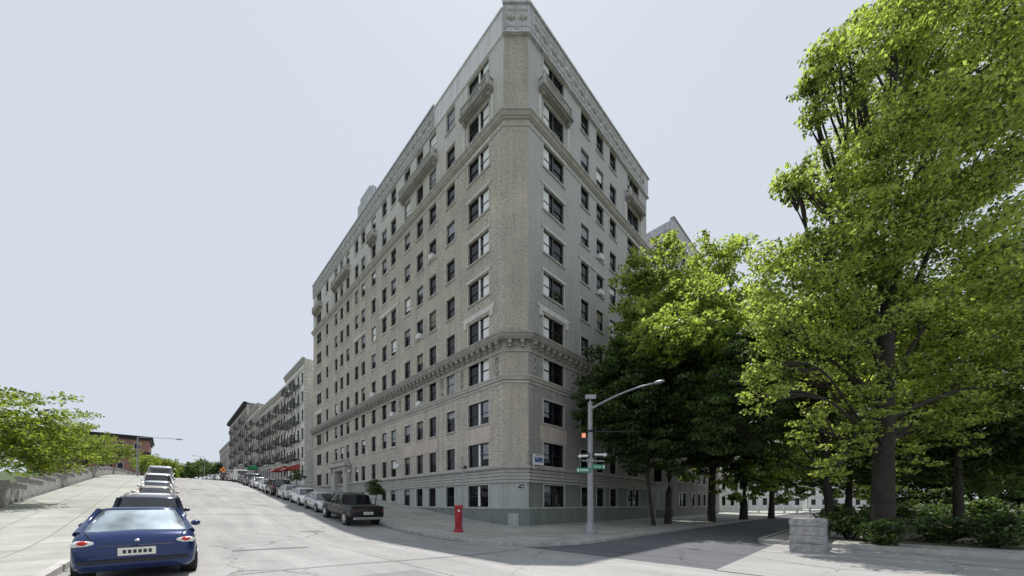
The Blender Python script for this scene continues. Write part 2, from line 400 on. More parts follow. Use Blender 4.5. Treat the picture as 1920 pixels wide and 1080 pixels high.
# ------------------------------------------------------------------ MAIN BUILDING
LL, LRt, ZT = 47.7, 19.94, 38.3
FH = 3.355; TOP0 = 3.3; WH = 1.86
colsL = [(2.97, 2.66), (6.85, 1.35), (9.8, 1.32), (12.15, 1.32), (14.7, 1.32), (17.85, 1.32), (20.15, 1.32), (23.1, 1.32),
         (26.25, 1.32), (28.5, 1.32), (31.65, 1.32), (34.05, 1.32), (36.4, 1.32), (40.5, 1.25), (44.6, 2.5)]
colsR = [(3.03, 2.66), (7.47, 1.35), (9.98, 1.32), (12.4, 1.32), (16.7, 2.7)]
LROOT = thing('apartment_building', T(PL), 'eleven storey taupe brick apartment building with chamfered corner and green-grey base', 'building')
def wall_panel(mb, x0, x1, z0, z1, holes, sgn, dep=.3, mi=0):
    xs = sorted(set([x0, x1] + [h[0] for h in holes] + [h[1] for h in holes])); zs = sorted(set([z0, z1] + [h[2] for h in holes] + [h[3] for h in holes]))
    xs = [x for x in xs if x0 <= x <= x1]; zs = [z for z in zs if z0 <= z <= z1]
    for i in range(len(xs) - 1):
        for j in range(len(zs) - 1):
            cx, cz = (xs[i] + xs[i + 1]) / 2, (zs[j] + zs[j + 1]) / 2
            if any(h[0] < cx < h[1] and h[2] < cz < h[3] for h in holes): continue
            mb.quad((xs[i], 0, zs[j]), (xs[i + 1], 0, zs[j]), (xs[i + 1], 0, zs[j + 1]), (xs[i], 0, zs[j + 1]), mi)
    d = -sgn * dep
    for (a, b, c, e) in holes:
        mb.quad((a, 0, c), (a, d, c), (a, d, e), (a, 0, e), mi); mb.quad((b, 0, c), (b, d, c), (b, d, e), (b, 0, e), mi)
        mb.quad((a, 0, c), (b, 0, c), (b, d, c), (a, d, c), mi); mb.quad((a, 0, e), (b, 0, e), (b, d, e), (a, d, e), mi)
def opening_list(cols, side):
    o = []
    for i in range(11):
        zt = TOP0 + FH * i
        for k, (c, w) in enumerate(cols):
            h = WH
            zb = zt - h
            if i == 0:
                zb = zt - 1.75
                if side == 'L' and k > 4: zb = 2.1
                if side == 'L' and k >= 10: continue
                if side == 'L' and k == 7: continue
            if side == 'L' and i == 1 and 10 <= k <= 12: continue
            o.append((c, w, zb, zt, i, k))
    return o
opL = opening_list(colsL, 'L'); opR = opening_list(colsR, 'R')
ZB = 4.42
def holes(op, lo, hi): return [(c - w / 2, c + w / 2, b, t) for (c, w, b, t, i, k) in op if lo <= b and t <= hi]
door = (32.3, 35.1, 2.6, 6.4)
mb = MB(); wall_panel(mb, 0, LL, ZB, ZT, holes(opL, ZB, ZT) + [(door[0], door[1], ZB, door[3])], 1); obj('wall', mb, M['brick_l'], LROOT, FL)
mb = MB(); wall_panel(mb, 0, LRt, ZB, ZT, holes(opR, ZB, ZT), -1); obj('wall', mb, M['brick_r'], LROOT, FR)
CW = (PR - PL).length
mb = MB(); wall_panel(mb, 0, CW, ZB, ZT, [], -1); obj('chamfer_wall', mb, M['brick_c'], LROOT, FC)
# base
mb = MB(); wall_panel(mb, 0, 16.2, 1.2, ZB, [h for h in holes(opL, 1, 4) if h[1] < 16.2], 1); obj('painted_base', mb, M['green'], LROOT, FL @ T((0, .05, 0)))
mb = MB(); wall_panel(mb, 16.2, LL, .5, ZB, [h for h in holes(opL, 1, 4) if h[0] > 16.2] + [(door[0], door[1], door[2], ZB)], 1); obj('stone_base', mb, M['lime'], LROOT, FL @ T((0, .04, 0)))
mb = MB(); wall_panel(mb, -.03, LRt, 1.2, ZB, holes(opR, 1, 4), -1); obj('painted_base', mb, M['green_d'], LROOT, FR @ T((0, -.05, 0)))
mb = MB(); wall_panel(mb, -.02, CW + .02, 1.2, ZB, [], -1); obj('painted_base', mb, M['green'], LROOT, FC @ T((0, -.05, 0)))
# mouldings following the plan
P0 = PL + dL * LL; P3 = PR + dR * LRt; P4 = P3 - nR * 10
PLAN = [P0, PL, PR, P3, P4]
def offs(p):
    out = []; L = len(PLAN); ds = [(PLAN[i + 1] - PLAN[i]).normalized() for i in range(L - 1)]
    on = [Vector((d.y, -d.x, 0)) for d in ds]      # outward = right of travel?
    if on[0].dot(nL) < 0: on = [-o for o in on]
    for i in range(L):
        if i == 0: out.append(PLAN[0] + on[0] * p)
        elif i == L - 1: out.append(PLAN[-1] + on[-1] * p)
        else:
            b = (on[i - 1] + on[i]).normalized(); out.append(PLAN[i] + b * (p / max(.3, b.dot(on[i]))))
    return out
def mould(mb, z0, z1, p, p1=None, mi=0, segs=None, back=-.02):
    p1 = p if p1 is None else p1
    a = offs(p); b = offs(p1); c = offs(back)
    for i in (segs or range(len(a) - 1)):
        def v(q, z): return (q.x, q.y, z)
        mb.quad(v(a[i], z0), v(a[i + 1], z0), v(b[i + 1], z1), v(b[i], z1), mi)
        mb.quad(v(c[i], z0), v(c[i + 1], z0), v(a[i + 1], z0), v(a[i], z0), mi)
        mb.quad(v(c[i], z1), v(c[i + 1], z1), v(b[i + 1], z1), v(b[i], z1), mi)
        if i == 0: mb.quad(v(c[0], z0), v(a[0], z0), v(b[0], z1), v(c[0], z1), mi)
mb = MB(); mould(mb, -1, 1.45, .10); obj('plinth', mb, M['green_p'], LROOT)
mb = MB(); mould(mb, 1.45, 1.56, .115); obj('plinth_cap', mb, M['green'], LROOT)
mb = MB()
mould(mb, 3.42, 3.58, .17); mould(mb, 3.66, 3.86, .12, .13); mould(mb, 3.92, 4.12, .12, .13); mould(mb, 4.18, 4.36, .12, .14)
mould(mb, 4.42, 4.52, .2, .24); mould(mb, 4.52, 4.66, .3)
obj('banded_belt_course', mb, M['lime'], LROOT)
mb = MB()
mould(mb, 10.88, 11.06, .06); mould(mb, 11.10, 11.34, .12, .2); mould(mb, 11.34, 11.44, .24)
mould(mb, 13.22, 13.36, .10); mould(mb, 13.36, 13.42, .16)
obj('string_course', mb, M['lime'], LROOT)
mb = MB()
mould(mb, 13.42, 14.0, .08); mould(mb, 14.0, 14.12, .5); mould(mb, 14.12, 14.36, .55, .62); mould(mb, 14.36, 14.5, .66); mould(mb, 14.5, 14.74, .3, .1)
def along(Fm, sgn, L, step, fn, mb):
    k = int(L / step); st = L / k
    for j in range(k): fn(mb, Fm, sgn, (j + .5) * st)
def lbox(mb, Fm, sgn, x0, x1, o0, o1, z0, z1, mi=0):
    y0, y1 = sorted((sgn * o0, sgn * o1)); m2 = MB(); m2.box(x0, x1, y0, y1, z0, z1)
    i = len(mb.v); mb.v += [tuple(Fm @ Vector(v)) for v in m2.v]; mb.f += [tuple(i + q for q in f) for f in m2.f]; mb.m += [mi] * 6
def modil(mb, Fm, sgn, x):
    lbox(mb, Fm, sgn, x - .14, x + .14, 0, .46, 13.72, 13.995); lbox(mb, Fm, sgn, x - .11, x + .11, 0, .3, 13.48, 13.72)
for Fm, sgn, L in ((FL, 1, LL), (FR, -1, LRt), (FC, -1, CW)): along(Fm, sgn, L, .72, modil, mb)
def rosette(mb, Fm, sgn, x):
    c = Fm @ Vector((x + .36, sgn * .14, 13.7)); mb.ell(c, (.13, .13, .13), 0, 8, 5)
for Fm, sgn, L in ((FL, 1, LL - 1), (FR, -1, LRt - 1), (FC, -1, CW - .8)): along(Fm, sgn, L, .72, rosette, mb)
obj('modillion_cornice', mb, M['trim_d'], LROOT)
mb = MB(); mould(mb, 30.1, 30.2, .05); mould(mb, 30.62, 30.74, .12); mould(mb, 30.74, 30.98, .2, .34); mould(mb, 30.98, 31.12, .4); mould(mb, 31.12, 31.3, .25, .1)
obj('upper_belt_course', mb, M['lime'], LROOT)
# frieze and parapet
mb = MB(); mould(mb, 37.0, 39.05, .14, segs=[1, 2, 3], back=-.3); mould(mb, 39.05, 39.2, .26, segs=[1, 2, 3], back=-.36); mould(mb, 36.9, 37.04, .22, segs=[1, 2, 3])
a = FL
lbox(mb, FL, 1, 9.3, LL, -.3, .14, 37.0, 39.0); lbox(mb, FL, 1, 9.3, LL, -.36, .24, 39.0, 39.16)
lbox(mb, FL, 1, 22.9, 27.6, -.28, .2, 39.1, 40.5); lbox(mb, FL, 1, 23.8, 26.7, -.27, .21, 40.5, 41.0)
obj('ornamental_frieze', mb, M['terra'], LROOT)
def relief(mb, Fm, sgn, x):
    lbox(mb, Fm, sgn, x - .06, x + .06, .12, .21, 37.15, 38.9)
    lbox(mb, Fm, sgn, x + .2, x + .8, .12, .17, 38.55, 38.7); lbox(mb, Fm, sgn, x + .2, x + .8, .12, .17, 37.35, 37.5)
    mb.ell(Fm @ Vector((x + .5, sgn * .15, 38.02)), (.19, .19, .26), 0, 8, 5)
    for q in (.25, .75): mb.ell(Fm @ Vector((x + q, sgn * .15, 38.02)), (.09, .09, .12), 0, 6, 4)
mb = MB()
for x in np.arange(.25, LRt - 1, 1.0): relief(mb, FR, -1, x)
for x in np.arange(9.6, LL - 1, 1.0): relief(mb, FL, 1, x)
relief(mb, FC, -1, .1); relief(mb, FC, -1, .95)
lbox(mb, FL, 1, 9.5, LL - .4, .1, .155, 37.16, 37.24)
lbox(mb, FR, -1, 0, LRt - .3, .1, .155, 37.16, 37.24)
obj('frieze_relief', mb, M['lime'], LROOT, smooth=False)
mb = MB(); lbox(mb, FL, 1, 0, 9.28, -.3, .10, 37.0, 38.75); lbox(mb, FL, 1, 0, 9.28, -.36, .2, 38.75, 38.86)
obj('white_parapet', mb, M['white_parapet'], LROOT)
# roof, rear, court walls
P5 = P4 - dR * 0.0
BACK = [P0, PL, PR, P3, P3 - nR * 16, P0 + dR * 16]
mb = MB(); mb.poly([(p.x, p.y, 38.0) for p in BACK]); obj('flat_roof', mb, M['roof'], LROOT)
mb = MB()
for i in (3, 4, 5):
    a, b = BACK[i], BACK[(i + 1) % 6]; mb.quad((a.x, a.y, 0), (b.x, b.y, 0), (b.x, b.y, 38.6), (a.x, a.y, 38.6))
obj('rear_wall', mb, M['brick_l'], LROOT)
# pink spandrel panels, hoods
mb = MB()
def panel(mb, Fm, sgn, x0, x1, z0, z1, o=.05):
    lbox(mb, Fm, sgn, x0, x1, -.02, o, z0 + .12, z1 - .12)
    lbox(mb, Fm, sgn, x0 + .15, x1 - .15, -.02, o, z0, z0 + .12); lbox(mb, Fm, sgn, x0 + .15, x1 - .15, -.02, o, z1 - .12, z1)
for Fm, sgn, x0, x1 in ((FL, 1, 1.3, 4.6), (FL, 1, 8.9, 15.6), (FR, -1, 1.35, 4.7), (FR, -1, 15, 18.4), (FL, 1, 43, 46.2)):
    mb = MB(); panel(mb, Fm, sgn, x0, x1, 6.72, 8.0); obj('spandrel_panel', mb, M['pink'], LROOT)
mb = MB()
def hood(mb, Fm, sgn, c, w, z, h=.2, spl=.35):
    y0 = sgn * -.02; y1 = sgn * .09
    pts = [(c - w / 2 - .12, z + .02), (c + w / 2 + .12, z + .02), (c + w / 2 + .12 + spl, z + .02 + h), (c - w / 2 - .12 - spl, z + .02 + h)]
    i = len(mb.v)
    for y in (y0, y1): mb.v += [tuple(Fm @ Vector((p[0], y, p[1]))) for p in pts]
    for q in ((4, 5, 6, 7), (0, 1, 5, 4), (1, 2, 6, 5), (2, 3, 7, 6), (3, 0, 4, 7)): mb.f.append(tuple(i + k for k in q)); mb.m.append(0)
for Fm, sgn, cs in ((FL, 1, colsL), (FR, -1, colsR)):
    for k, (c, w) in enumerate(cs):
        if w > 2:
            for i in (5, 6, 7, 8): mb = MB(); hood(mb, Fm, sgn, c, w, TOP0 + FH * i, .17, .18); obj('window_hood', mb, M['trim'], LROOT)
            mb = MB()
            z = TOP0 + FH * 4
            hood(mb, Fm, sgn, c, w + .5, z + .12, .42, .45)
            lbox(mb, Fm, sgn, c - w / 2 - .5, c - w / 2 - .2, 0, .12, z - .3, z + .2); lbox(mb, Fm, sgn, c + w / 2 + .2, c + w / 2 + .5, 0, .12, z - .3, z + .2)
            obj('ornate_hood', mb, M['trim'], LROOT)
            for xx in (c - w / 2 - .62, c + w / 2 + .34): mb = MB(); lbox(mb, Fm, sgn, xx, xx + .28, 0, .13, 31.45, 33.4); obj('light_pilaster', mb, M['trim'], LROOT)
for Fm, sgn, c, w, h in ((FL, 1, 19.0, 4.2, .3), (FL, 1, 27.4, 3.6, .3), (FR, -1, 8.7, 4.0, .14)):
    mb = MB(); hood(mb, Fm, sgn, c, w, TOP0 + FH * 6 + .05, h, .2); obj('window_hood', mb, M['trim'], LROOT)
# cartouches
mb = MB()
for Fm, sgn, xs in ((FL, 1, (.7, 5.15, 8.2, 16.3, 42.4)), (FR, -1, (.65, 5.4, 14.4))):
    for x in xs:
        mb = MB()
        for (dx, z, rx, rz) in ((0, 12.95, .22, .16), (-.16, 12.65, .1, .2), (.16, 12.62, .1, .2), (0, 12.3, .16, .2), (0, 11.85, .2, .18), (0, 11.62, .1, .14)):
            c = Fm @ Vector((x + dx, sgn * .03, z)); mb.ell(c, (rx * .8, rx * .8, rz), 0, 8, 5)
        obj('cartouche_ornament', mb, M['trim_d'], LROOT, smooth=True)
# balconies
def balcony(Fm, sgn, x0, x1):
    z = 33.82; mb = MB()
    lbox(mb, Fm, sgn, x0, x1, 0, .58, z, z + .13); lbox(mb, Fm, sgn, x0 + .08, x1 - .08, 0, .46, z - .14, z)
    for x in (x0 + .2, x1 - .45): lbox(mb, Fm, sgn, x, x + .25, 0, .36, z - .4, z - .14)
    o = obj('balcony', mb, M['trim_d'], LROOT)
    b2 = MB(); lbox(b2, Fm, sgn, x0 + .05, x1 - .05, .42, .55, z + .80, z + .89)
    lbox(b2, Fm, sgn, x0 + .05, x1 - .05, .42, .55, z + .13, z + .2)
    for x in (x0 + .05, x1 - .3): lbox(b2, Fm, sgn, x, x + .25, .38, .57, z + .13, z + .93)
    for x in (x0 + .08, x1 - .2): lbox(b2, Fm, sgn, x, x + .12, .02, .38, z + .78, z + .88)
    for x in np.arange(x0 + .5, x1 - .4, .24):
        for (za, zb, r) in ((.2, .38, .045), (.38, .6, .07), (.6, .8, .04)):
            b2.tube([Fm @ Vector((x, sgn * .485, z + za)), Fm @ Vector((x, sgn * .485, z + zb))], r, 6)
    obj('balustrade', b2, M['lime'], o)
for c in ((1.1, 4.9), (8.9, 15.7), (22.2, 24.1), (30.8, 37.2), (42.9, 46.6)): balcony(FL, 1, *c)
for c in ((1.1, 5.0), (14.9, 18.6)): balcony(FR, -1, *c)
# portal
mb = MB()
for x0, x1 in ((30.6, 32.1), (35.3, 36.8)): lbox(mb, FL, 1, x0, x1, .05, .55, 2.2, 6.5)
lbox(mb, FL, 1, 30.5, 36.9, .05, .6, 6.5, 7.05); lbox(mb, FL, 1, 30.2, 37.2, .05, .95, 7.05, 7.3); lbox(mb, FL, 1, 30.9, 36.5, .05, .7, 7.3, 7.8)
lbox(mb, FL, 1, 31.2, 36.2, .05, .9, 7.8, 7.95)
for x in (30.7, 36.2): lbox(mb, FL, 1, x, x + .5, .55, .8, 6.2, 7.04)
obj('entrance_portal', mb, M['lime'], LROOT)
mb = MB(); lbox(mb, FL, 1, 32.3, 35.1, -.5, -.4, 2.9, 6.4); d = obj('entrance_door', mb, M['frame'], LROOT)
mb = MB()
for x in (32.45, 33.8): lbox(mb, FL, 1, x, x + 1.15, -.4, -.38, 3.6, 5.5)
lbox(mb, FL, 1, 32.5, 34.9, -.4, -.38, 5.65, 6.3)
obj('door_glass', mb, M['cglass'], d)
mb = MB(); lbox(mb, FL, 1, 32.5, 34.9, -.3, -.25, 5.7, 6.15); obj('transom_sign', mb, M['signwhite'], d)
# windows -------------------------------------------------
def window_meshes(w, h, variant, near):
    """returns dict of meshes in local frame: x centred, y outward, z from the sill"""
    f, p, b, s, sr = MB(), MB(), MB(), MB(), MB()
    y0, y1 = -.24, -.15
    e = .07
    f.box(-w / 2, w / 2, y0, y1, 0, e); f.box(-w / 2, w / 2, y0, y1, h - e, h)
    f.box(-w / 2, -w / 2 + e, y0, y1, e, h - e); f.box(w / 2 - e, w / 2, y0, y1, e, h - e)
    if w > 2: spans = [(-w / 2 + e, -.10), (.10, w / 2 - e)]; f.box(-.10, .10, y0, y1 + .03, e, h - e, 1)
    else: spans = [(-w / 2 + e, w / 2 - e)]
    for q, (a, c) in enumerate(spans):
        mid = h * .5; a0, c0 = a, c
        f.box(a, c, y0 + .02, y1 - .01, mid - .035, mid + .035)
        for (za, zb, yy) in ((e, mid - .035, y0 + .02), (mid + .035, h - e, y0 + .05)):
            p.quad((a, yy, za), (c, yy, za), (c, yy, zb), (a, yy, zb))
        v = variant
        fr = {0: 0, 1: .5, 2: .93, 3: .3, 4: .7}[v]
        if w > 2:
            is_near = (q == 0) == near
            fr = fr if is_near else 0
            if v == 2 and is_near: a, c = a + (.12 if near else .3), c - (.3 if near else .12)
            if v == 2 and is_near:     # two white panels for sky glare, rail between
                b.quad((a + .03, y0 + .055, e + .05), (c - .03, y0 + .055, e + .05), (c - .03, y0 + .055, mid - .05), (a + .03, y0 + .055, mid - .05))
                fr = .46
        if w > 2 and fr > 0 and v != 2: a, c = a + (.12 if near else .3), c - (.3 if near else .12)
        if fr > 0:
            zb = h - e - (h - 2 * e) * fr
            if zb < mid < h and fr > .5:
                b.quad((a + .03, y0 + .055, zb), (c - .03, y0 + .055, zb), (c - .03, y0 + .055, mid - .04), (a + .03, y0 + .055, mid - .04)); zb = mid + .04
            b.quad((a + .03, y0 + .055, zb), (c - .03, y0 + .055, zb), (c - .03, y0 + .055, h - e - .02), (a + .03, y0 + .055, h - e - .02))
    s.box(-w / 2 - .1, w / 2 + .1, -.22, .1, -.12, -.002)
    g = .07
    sr.box(-w / 2 - g, -w / 2 - .002, -.02, .035, 0, h + g); sr.box(w / 2 + .002, w / 2 + g, -.02, .035, 0, h + g); sr.box(-w / 2 - .002, w / 2 + .002, -.02, .035, h + .002, h + g)
    return f, p, b, s, sr
_cache = {}
def wmesh(w, h, v, near, bm):
    k = (round(w, 2), round(h, 2), v, near, bm)
    if k not in _cache:
        f, p, b, s, sr = window_meshes(w, h, v, near)
        _cache[k] = (f.mesh('window', [M['frame'], M['blind_w'] if near else M['frame']]), p.mesh('pane', M['pane']), b.mesh('blind', M[bm]) if b.v else None, s.mesh('sill', M['lime']), sr.mesh('surround', M['edge']))
    return _cache[k]
rw = random.Random(11)
def build_windows(root, specs, limit=100, minpix=0):
    """specs: (Fm, sgn, c, w, zb, zt, floor, k)"""
    def size(s):
        p = s[0] @ Vector((s[2], 0, s[4])); q = s[0] @ Vector((s[2] + s[3], 0, s[5]))
        return abs(p.x / p.y - q.x / q.y) * abs((s[5] - s[4]) / p.y)
    specs = sorted(specs, key=size, reverse=True)
    rest = {k: MB() for k in ('frame', 'pane', 'blind_w', 'blind_g', 'edge')}
    for idx, (Fm, sgn, c, w, zb, zt, i, k) in enumerate(specs):
        h = zt - zb
        base = Fm @ T((c, 0.0, zb)) @ (I4 if sgn > 0 else RZ(math.pi))
        if zb < ZB: base = base @ T((0, .05, 0))
        near = sgn > 0
        if w > 2 and k == 0 and i >= 3: v, bm = (2, 'blind_w') if i < 10 else (3, 'blind_w')  # white panels in corner windows stand in for bright sky in the glass
        elif w > 2 and k == 0 and i in (1, 2): v, bm = 4, 'blind_g'
        elif i == 0: v, bm = rw.choice([0, 0, 3]), 'blind_g'
        else:
            v = rw.choices([0, 1, 2, 3, 4], [10, 2.4, .7, 2.6, 1])[0]; bm = rw.choices(['blind_w', 'blind_g', 'blind_t'], [2, 3, 2])[0]
        if idx < limit:
            me = wmesh(w, h, v, near, bm)
            wo = obj('window', me[0], None, root, base)
            obj('pane', me[1], None, wo, base)
            if me[2]: obj('blind', me[2], None, wo, base)
            obj('sill', me[3], None, wo, base); obj('surround', me[4], None, wo, base)
        else:
            f, p, b, s, sr = window_meshes(w, h, v, near)
            for key, m2 in (('frame', f), ('pane', p), ('blind_w' if bm == 'blind_w' else 'blind_g', b), ('edge', s), ('edge', sr)):
                R_ = rest[key]; o = len(R_.v); R_.v += [tuple(base @ Vector(q)) for q in m2.v]; R_.f += [tuple(o + j for j in ff) for ff in m2.f]; R_.m += [0] * len(m2.f)
    mats = []; mm = MB()
    for mi, (key, r) in enumerate(rest.items()):
        mats.append(M[key]); o = len(mm.v); mm.v += r.v; mm.f += [tuple(o + j for j in ff) for ff in r.f]; mm.m += [mi] * len(r.f)
    if mm.f: tag(obj('windows', mm, mats, root), kind='stuff')
specs = [(FL, 1, c, w, b, t, i, k) for (c, w, b, t, i, k) in opL] + [(FR, -1, c, w, b, t, i, k) for (c, w, b, t, i, k) in opR]
build_windows(LROOT, specs)
# air conditioners
for (Fm, sgn, c, i) in ((FL, 1, 9.8, 7), (FL, 1, 12.15, 5), (FL, 1, 23.1, 4), (FL, 1, 12.15, 3), (FR, -1, 9.98, 6), (FR, -1, 12.4, 5), (FR, -1, 9.98, 7), (FL, 1, 17.85, 3)):
    mb = MB(); z = TOP0 + FH * i - WH
    lbox(mb, Fm, sgn, c - .32, c + .32, -.25, .28, z + .02, z + .44)
    for q in range(5): lbox(mb, Fm, sgn, c - .27, c + .27, .28, .29, z + .07 + q * .07, z + .10 + q * .07)
    obj('air_conditioner', mb, M['signwhite'], LROOT)
# wall lamps, utility hatch
mb = MB(); lbox(mb, FC, -1, .35, 1.15, .05, .13, .1, 1.1); lbox(mb, FC, -1, .4, 1.1, .13, .15, .15, 1.02); obj('utility_hatch', mb, M['green'], LROOT)
for t, z in ((16.2, 5.6), (30.2, 6.0), (37.4, 6.2)):
    mb = MB(); lbox(mb, FL, 1, t - .05, t + .05, 0, .35, z + .4, z + .5); mb.ell(FL @ Vector((t, .35, z + .25)), (.16, .16, .2)); obj('wall_lantern', mb, M['signwhite'], LROOT, smooth=True)
# signs on the wall
def sign_thing(name, Fm, sgn, x0, x1, z0, z1, o, matb, label, cat, extra):
    t = thing(name, Fm @ T(((x0 + x1) / 2, sgn * o, z0)), label, cat)
    mb = MB(); lbox(mb, Fm, sgn, x0, x1, o, o + .04, z0, z1); obj('panel', mb, matb, t)
    for (nm, a, b, c, d, m, off) in extra:
        mb = MB(); lbox(mb, Fm, sgn, x0 + a, x0 + b, o + .04, o + .04 + off, z0 + c, z0 + d); obj(nm, mb, m, t)
    return t
sign_thing('wall_sign', FR, -1, .1, 1.32, 4.75, 5.55, .34, M['signwhite'], 'white framed blue advertising sign on the corner wall beside the first floor window', 'sign',
           [('blue_field', .17, 1.08, .22, .56, M['signblue'], .006), ('lettering', .25, .65, .42, .47, M['signwhite'], .012), ('lettering', .72, .95, .3, .36, M['signwhite'], .012),
            ('lettering', .3, .9, .68, .72, M['signblue'], .012), ('bracket', .02, .12, -.35, 0, M['signwhite'], .01)])
sign_thing('wall_sign', FC, -1, 1.05, 1.62, 2.94, 3.3, .06, M['signwhite'], 'small black sign with white arrow on the corner base', 'sign',
           [('black_field', .04, .53, .03, .33, M['signblack'], .006), ('lettering', .08, .2, .2, .26, M['signwhite'], .012), ('arrow', .26, .48, .13, .2, M['signwhite'], .012)])

# ------------------------------------------------------------------ WING BEYOND THE COURT
FR2 = FR @ T((27.8, 0, 0)); LW = 20
WROOT = thing('apartment_building', FR2.copy(), 'grey brick building with ornamental frieze beyond the narrow court on the right', 'building')
colsW = [(3.24, 2.7), (7.5, 1.2), (10, 1.2), (12.5, 1.2), (16.9, 2.7)]
opW = [(c, w, TOP0 + FH * i - WH, TOP0 + FH * i, i, k) for i in range(11) for k, (c, w) in enumerate(colsW)]
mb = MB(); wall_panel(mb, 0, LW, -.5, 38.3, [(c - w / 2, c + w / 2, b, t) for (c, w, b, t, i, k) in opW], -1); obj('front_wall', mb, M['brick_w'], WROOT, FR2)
FS = frame(FR2 @ Vector((0, 0, 0)), -nR)     # side wall facing the court: x inward, y outward(-dR)
sideops = [(2.0 + 3 * k, 1.1, TOP0 + FH * i - WH, TOP0 + FH * i, i, k + 5) for i in range(11) for k in range(3)]
sg = 1 if (FS.to_3x3() @ Vector((0, 1, 0))).dot(-dR) > 0 else -1
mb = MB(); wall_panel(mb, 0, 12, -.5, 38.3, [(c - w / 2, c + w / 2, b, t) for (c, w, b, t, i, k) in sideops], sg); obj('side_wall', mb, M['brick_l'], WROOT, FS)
mb = MB(); lbox(mb, FS, sg, .32, 12, -.3, .1, 37.9, 39.0); obj('side_parapet', mb, M['terra'], WROOT)
mb = MB(); lbox(mb, FR2, -1, -.15, LW, -.3, .15, 37, 39.05); lbox(mb, FR2, -1, -.25, LW, -.3, .26, 39.05, 39.2)
lbox(mb, FR2, -1, 0, LW, -.02, .35, 30.74, 31.1); lbox(mb, FR2, -1, 0, LW, -.02, .5, 13.9, 14.5)
obj('ornamental_frieze', mb, M['terra'], WROOT)
mb = MB(); lbox(mb, FR2, -1, .05, LW, -14, -.3, 37.5, 38); obj('flat_roof', mb, M['roof'], WROOT)
mb = MB(); lbox(mb, FR2, -1, LW - .1, LW, -12, -.05, -.5, 38.3); obj('far_wall', mb, M['brick_l'], WROOT)
build_windows(WROOT, [(FR2, -1, c, w, b, t, i, k + 1) for (c, w, b, t, i, k) in opW] + [(FS, sg, c, w, b, t, i, k) for (c, w, b, t, i, k) in sideops], limit=60)
# court link wall
mb = MB(); lbox(mb, FR, -1, LRt + .02, 27.78, -10.3, -10, -.5, 36); lbox(mb, FR, -1, LRt + .02, 27.6, -.6, -.2, -.5, 4.3)
lbox(mb, FR, -1, LRt + .02, 27.6, -.65, -.1, 4.3, 4.5)
o = tag(obj('court_wall', mb, M['shadowstone'], None), 'low stone screen wall closing the court between the two brick blocks', 'wall')
mb = MB()
for x in (21.2, 24.6):
    lbox(mb, FR, -1, x, x + 1.6, -.2, -.18, 1.3, 3.2)
    for q in range(3): lbox(mb, FR, -1, x, x + 1.6, -.18, -.15, 1.6 + q * .5, 1.66 + q * .5)
obj('window', mb, M['frame'], o)
# railing with planting by the court
mb = MB()
for x in np.arange(20.3, 25.2, .18): lbox(mb, FR, -1, x, x + .03, 1.0, 1.03, .1, 1.1)
lbox(mb, FR, -1, 20.3, 25.2, .99, 1.05, 1.06, 1.12); lbox(mb, FR, -1, 20.3, 25.2, .99, 1.05, .25, .3)
tag(obj('iron_railing', mb, M['iron'], None), 'black iron railing in front of the court wall under the trees', 'railing')

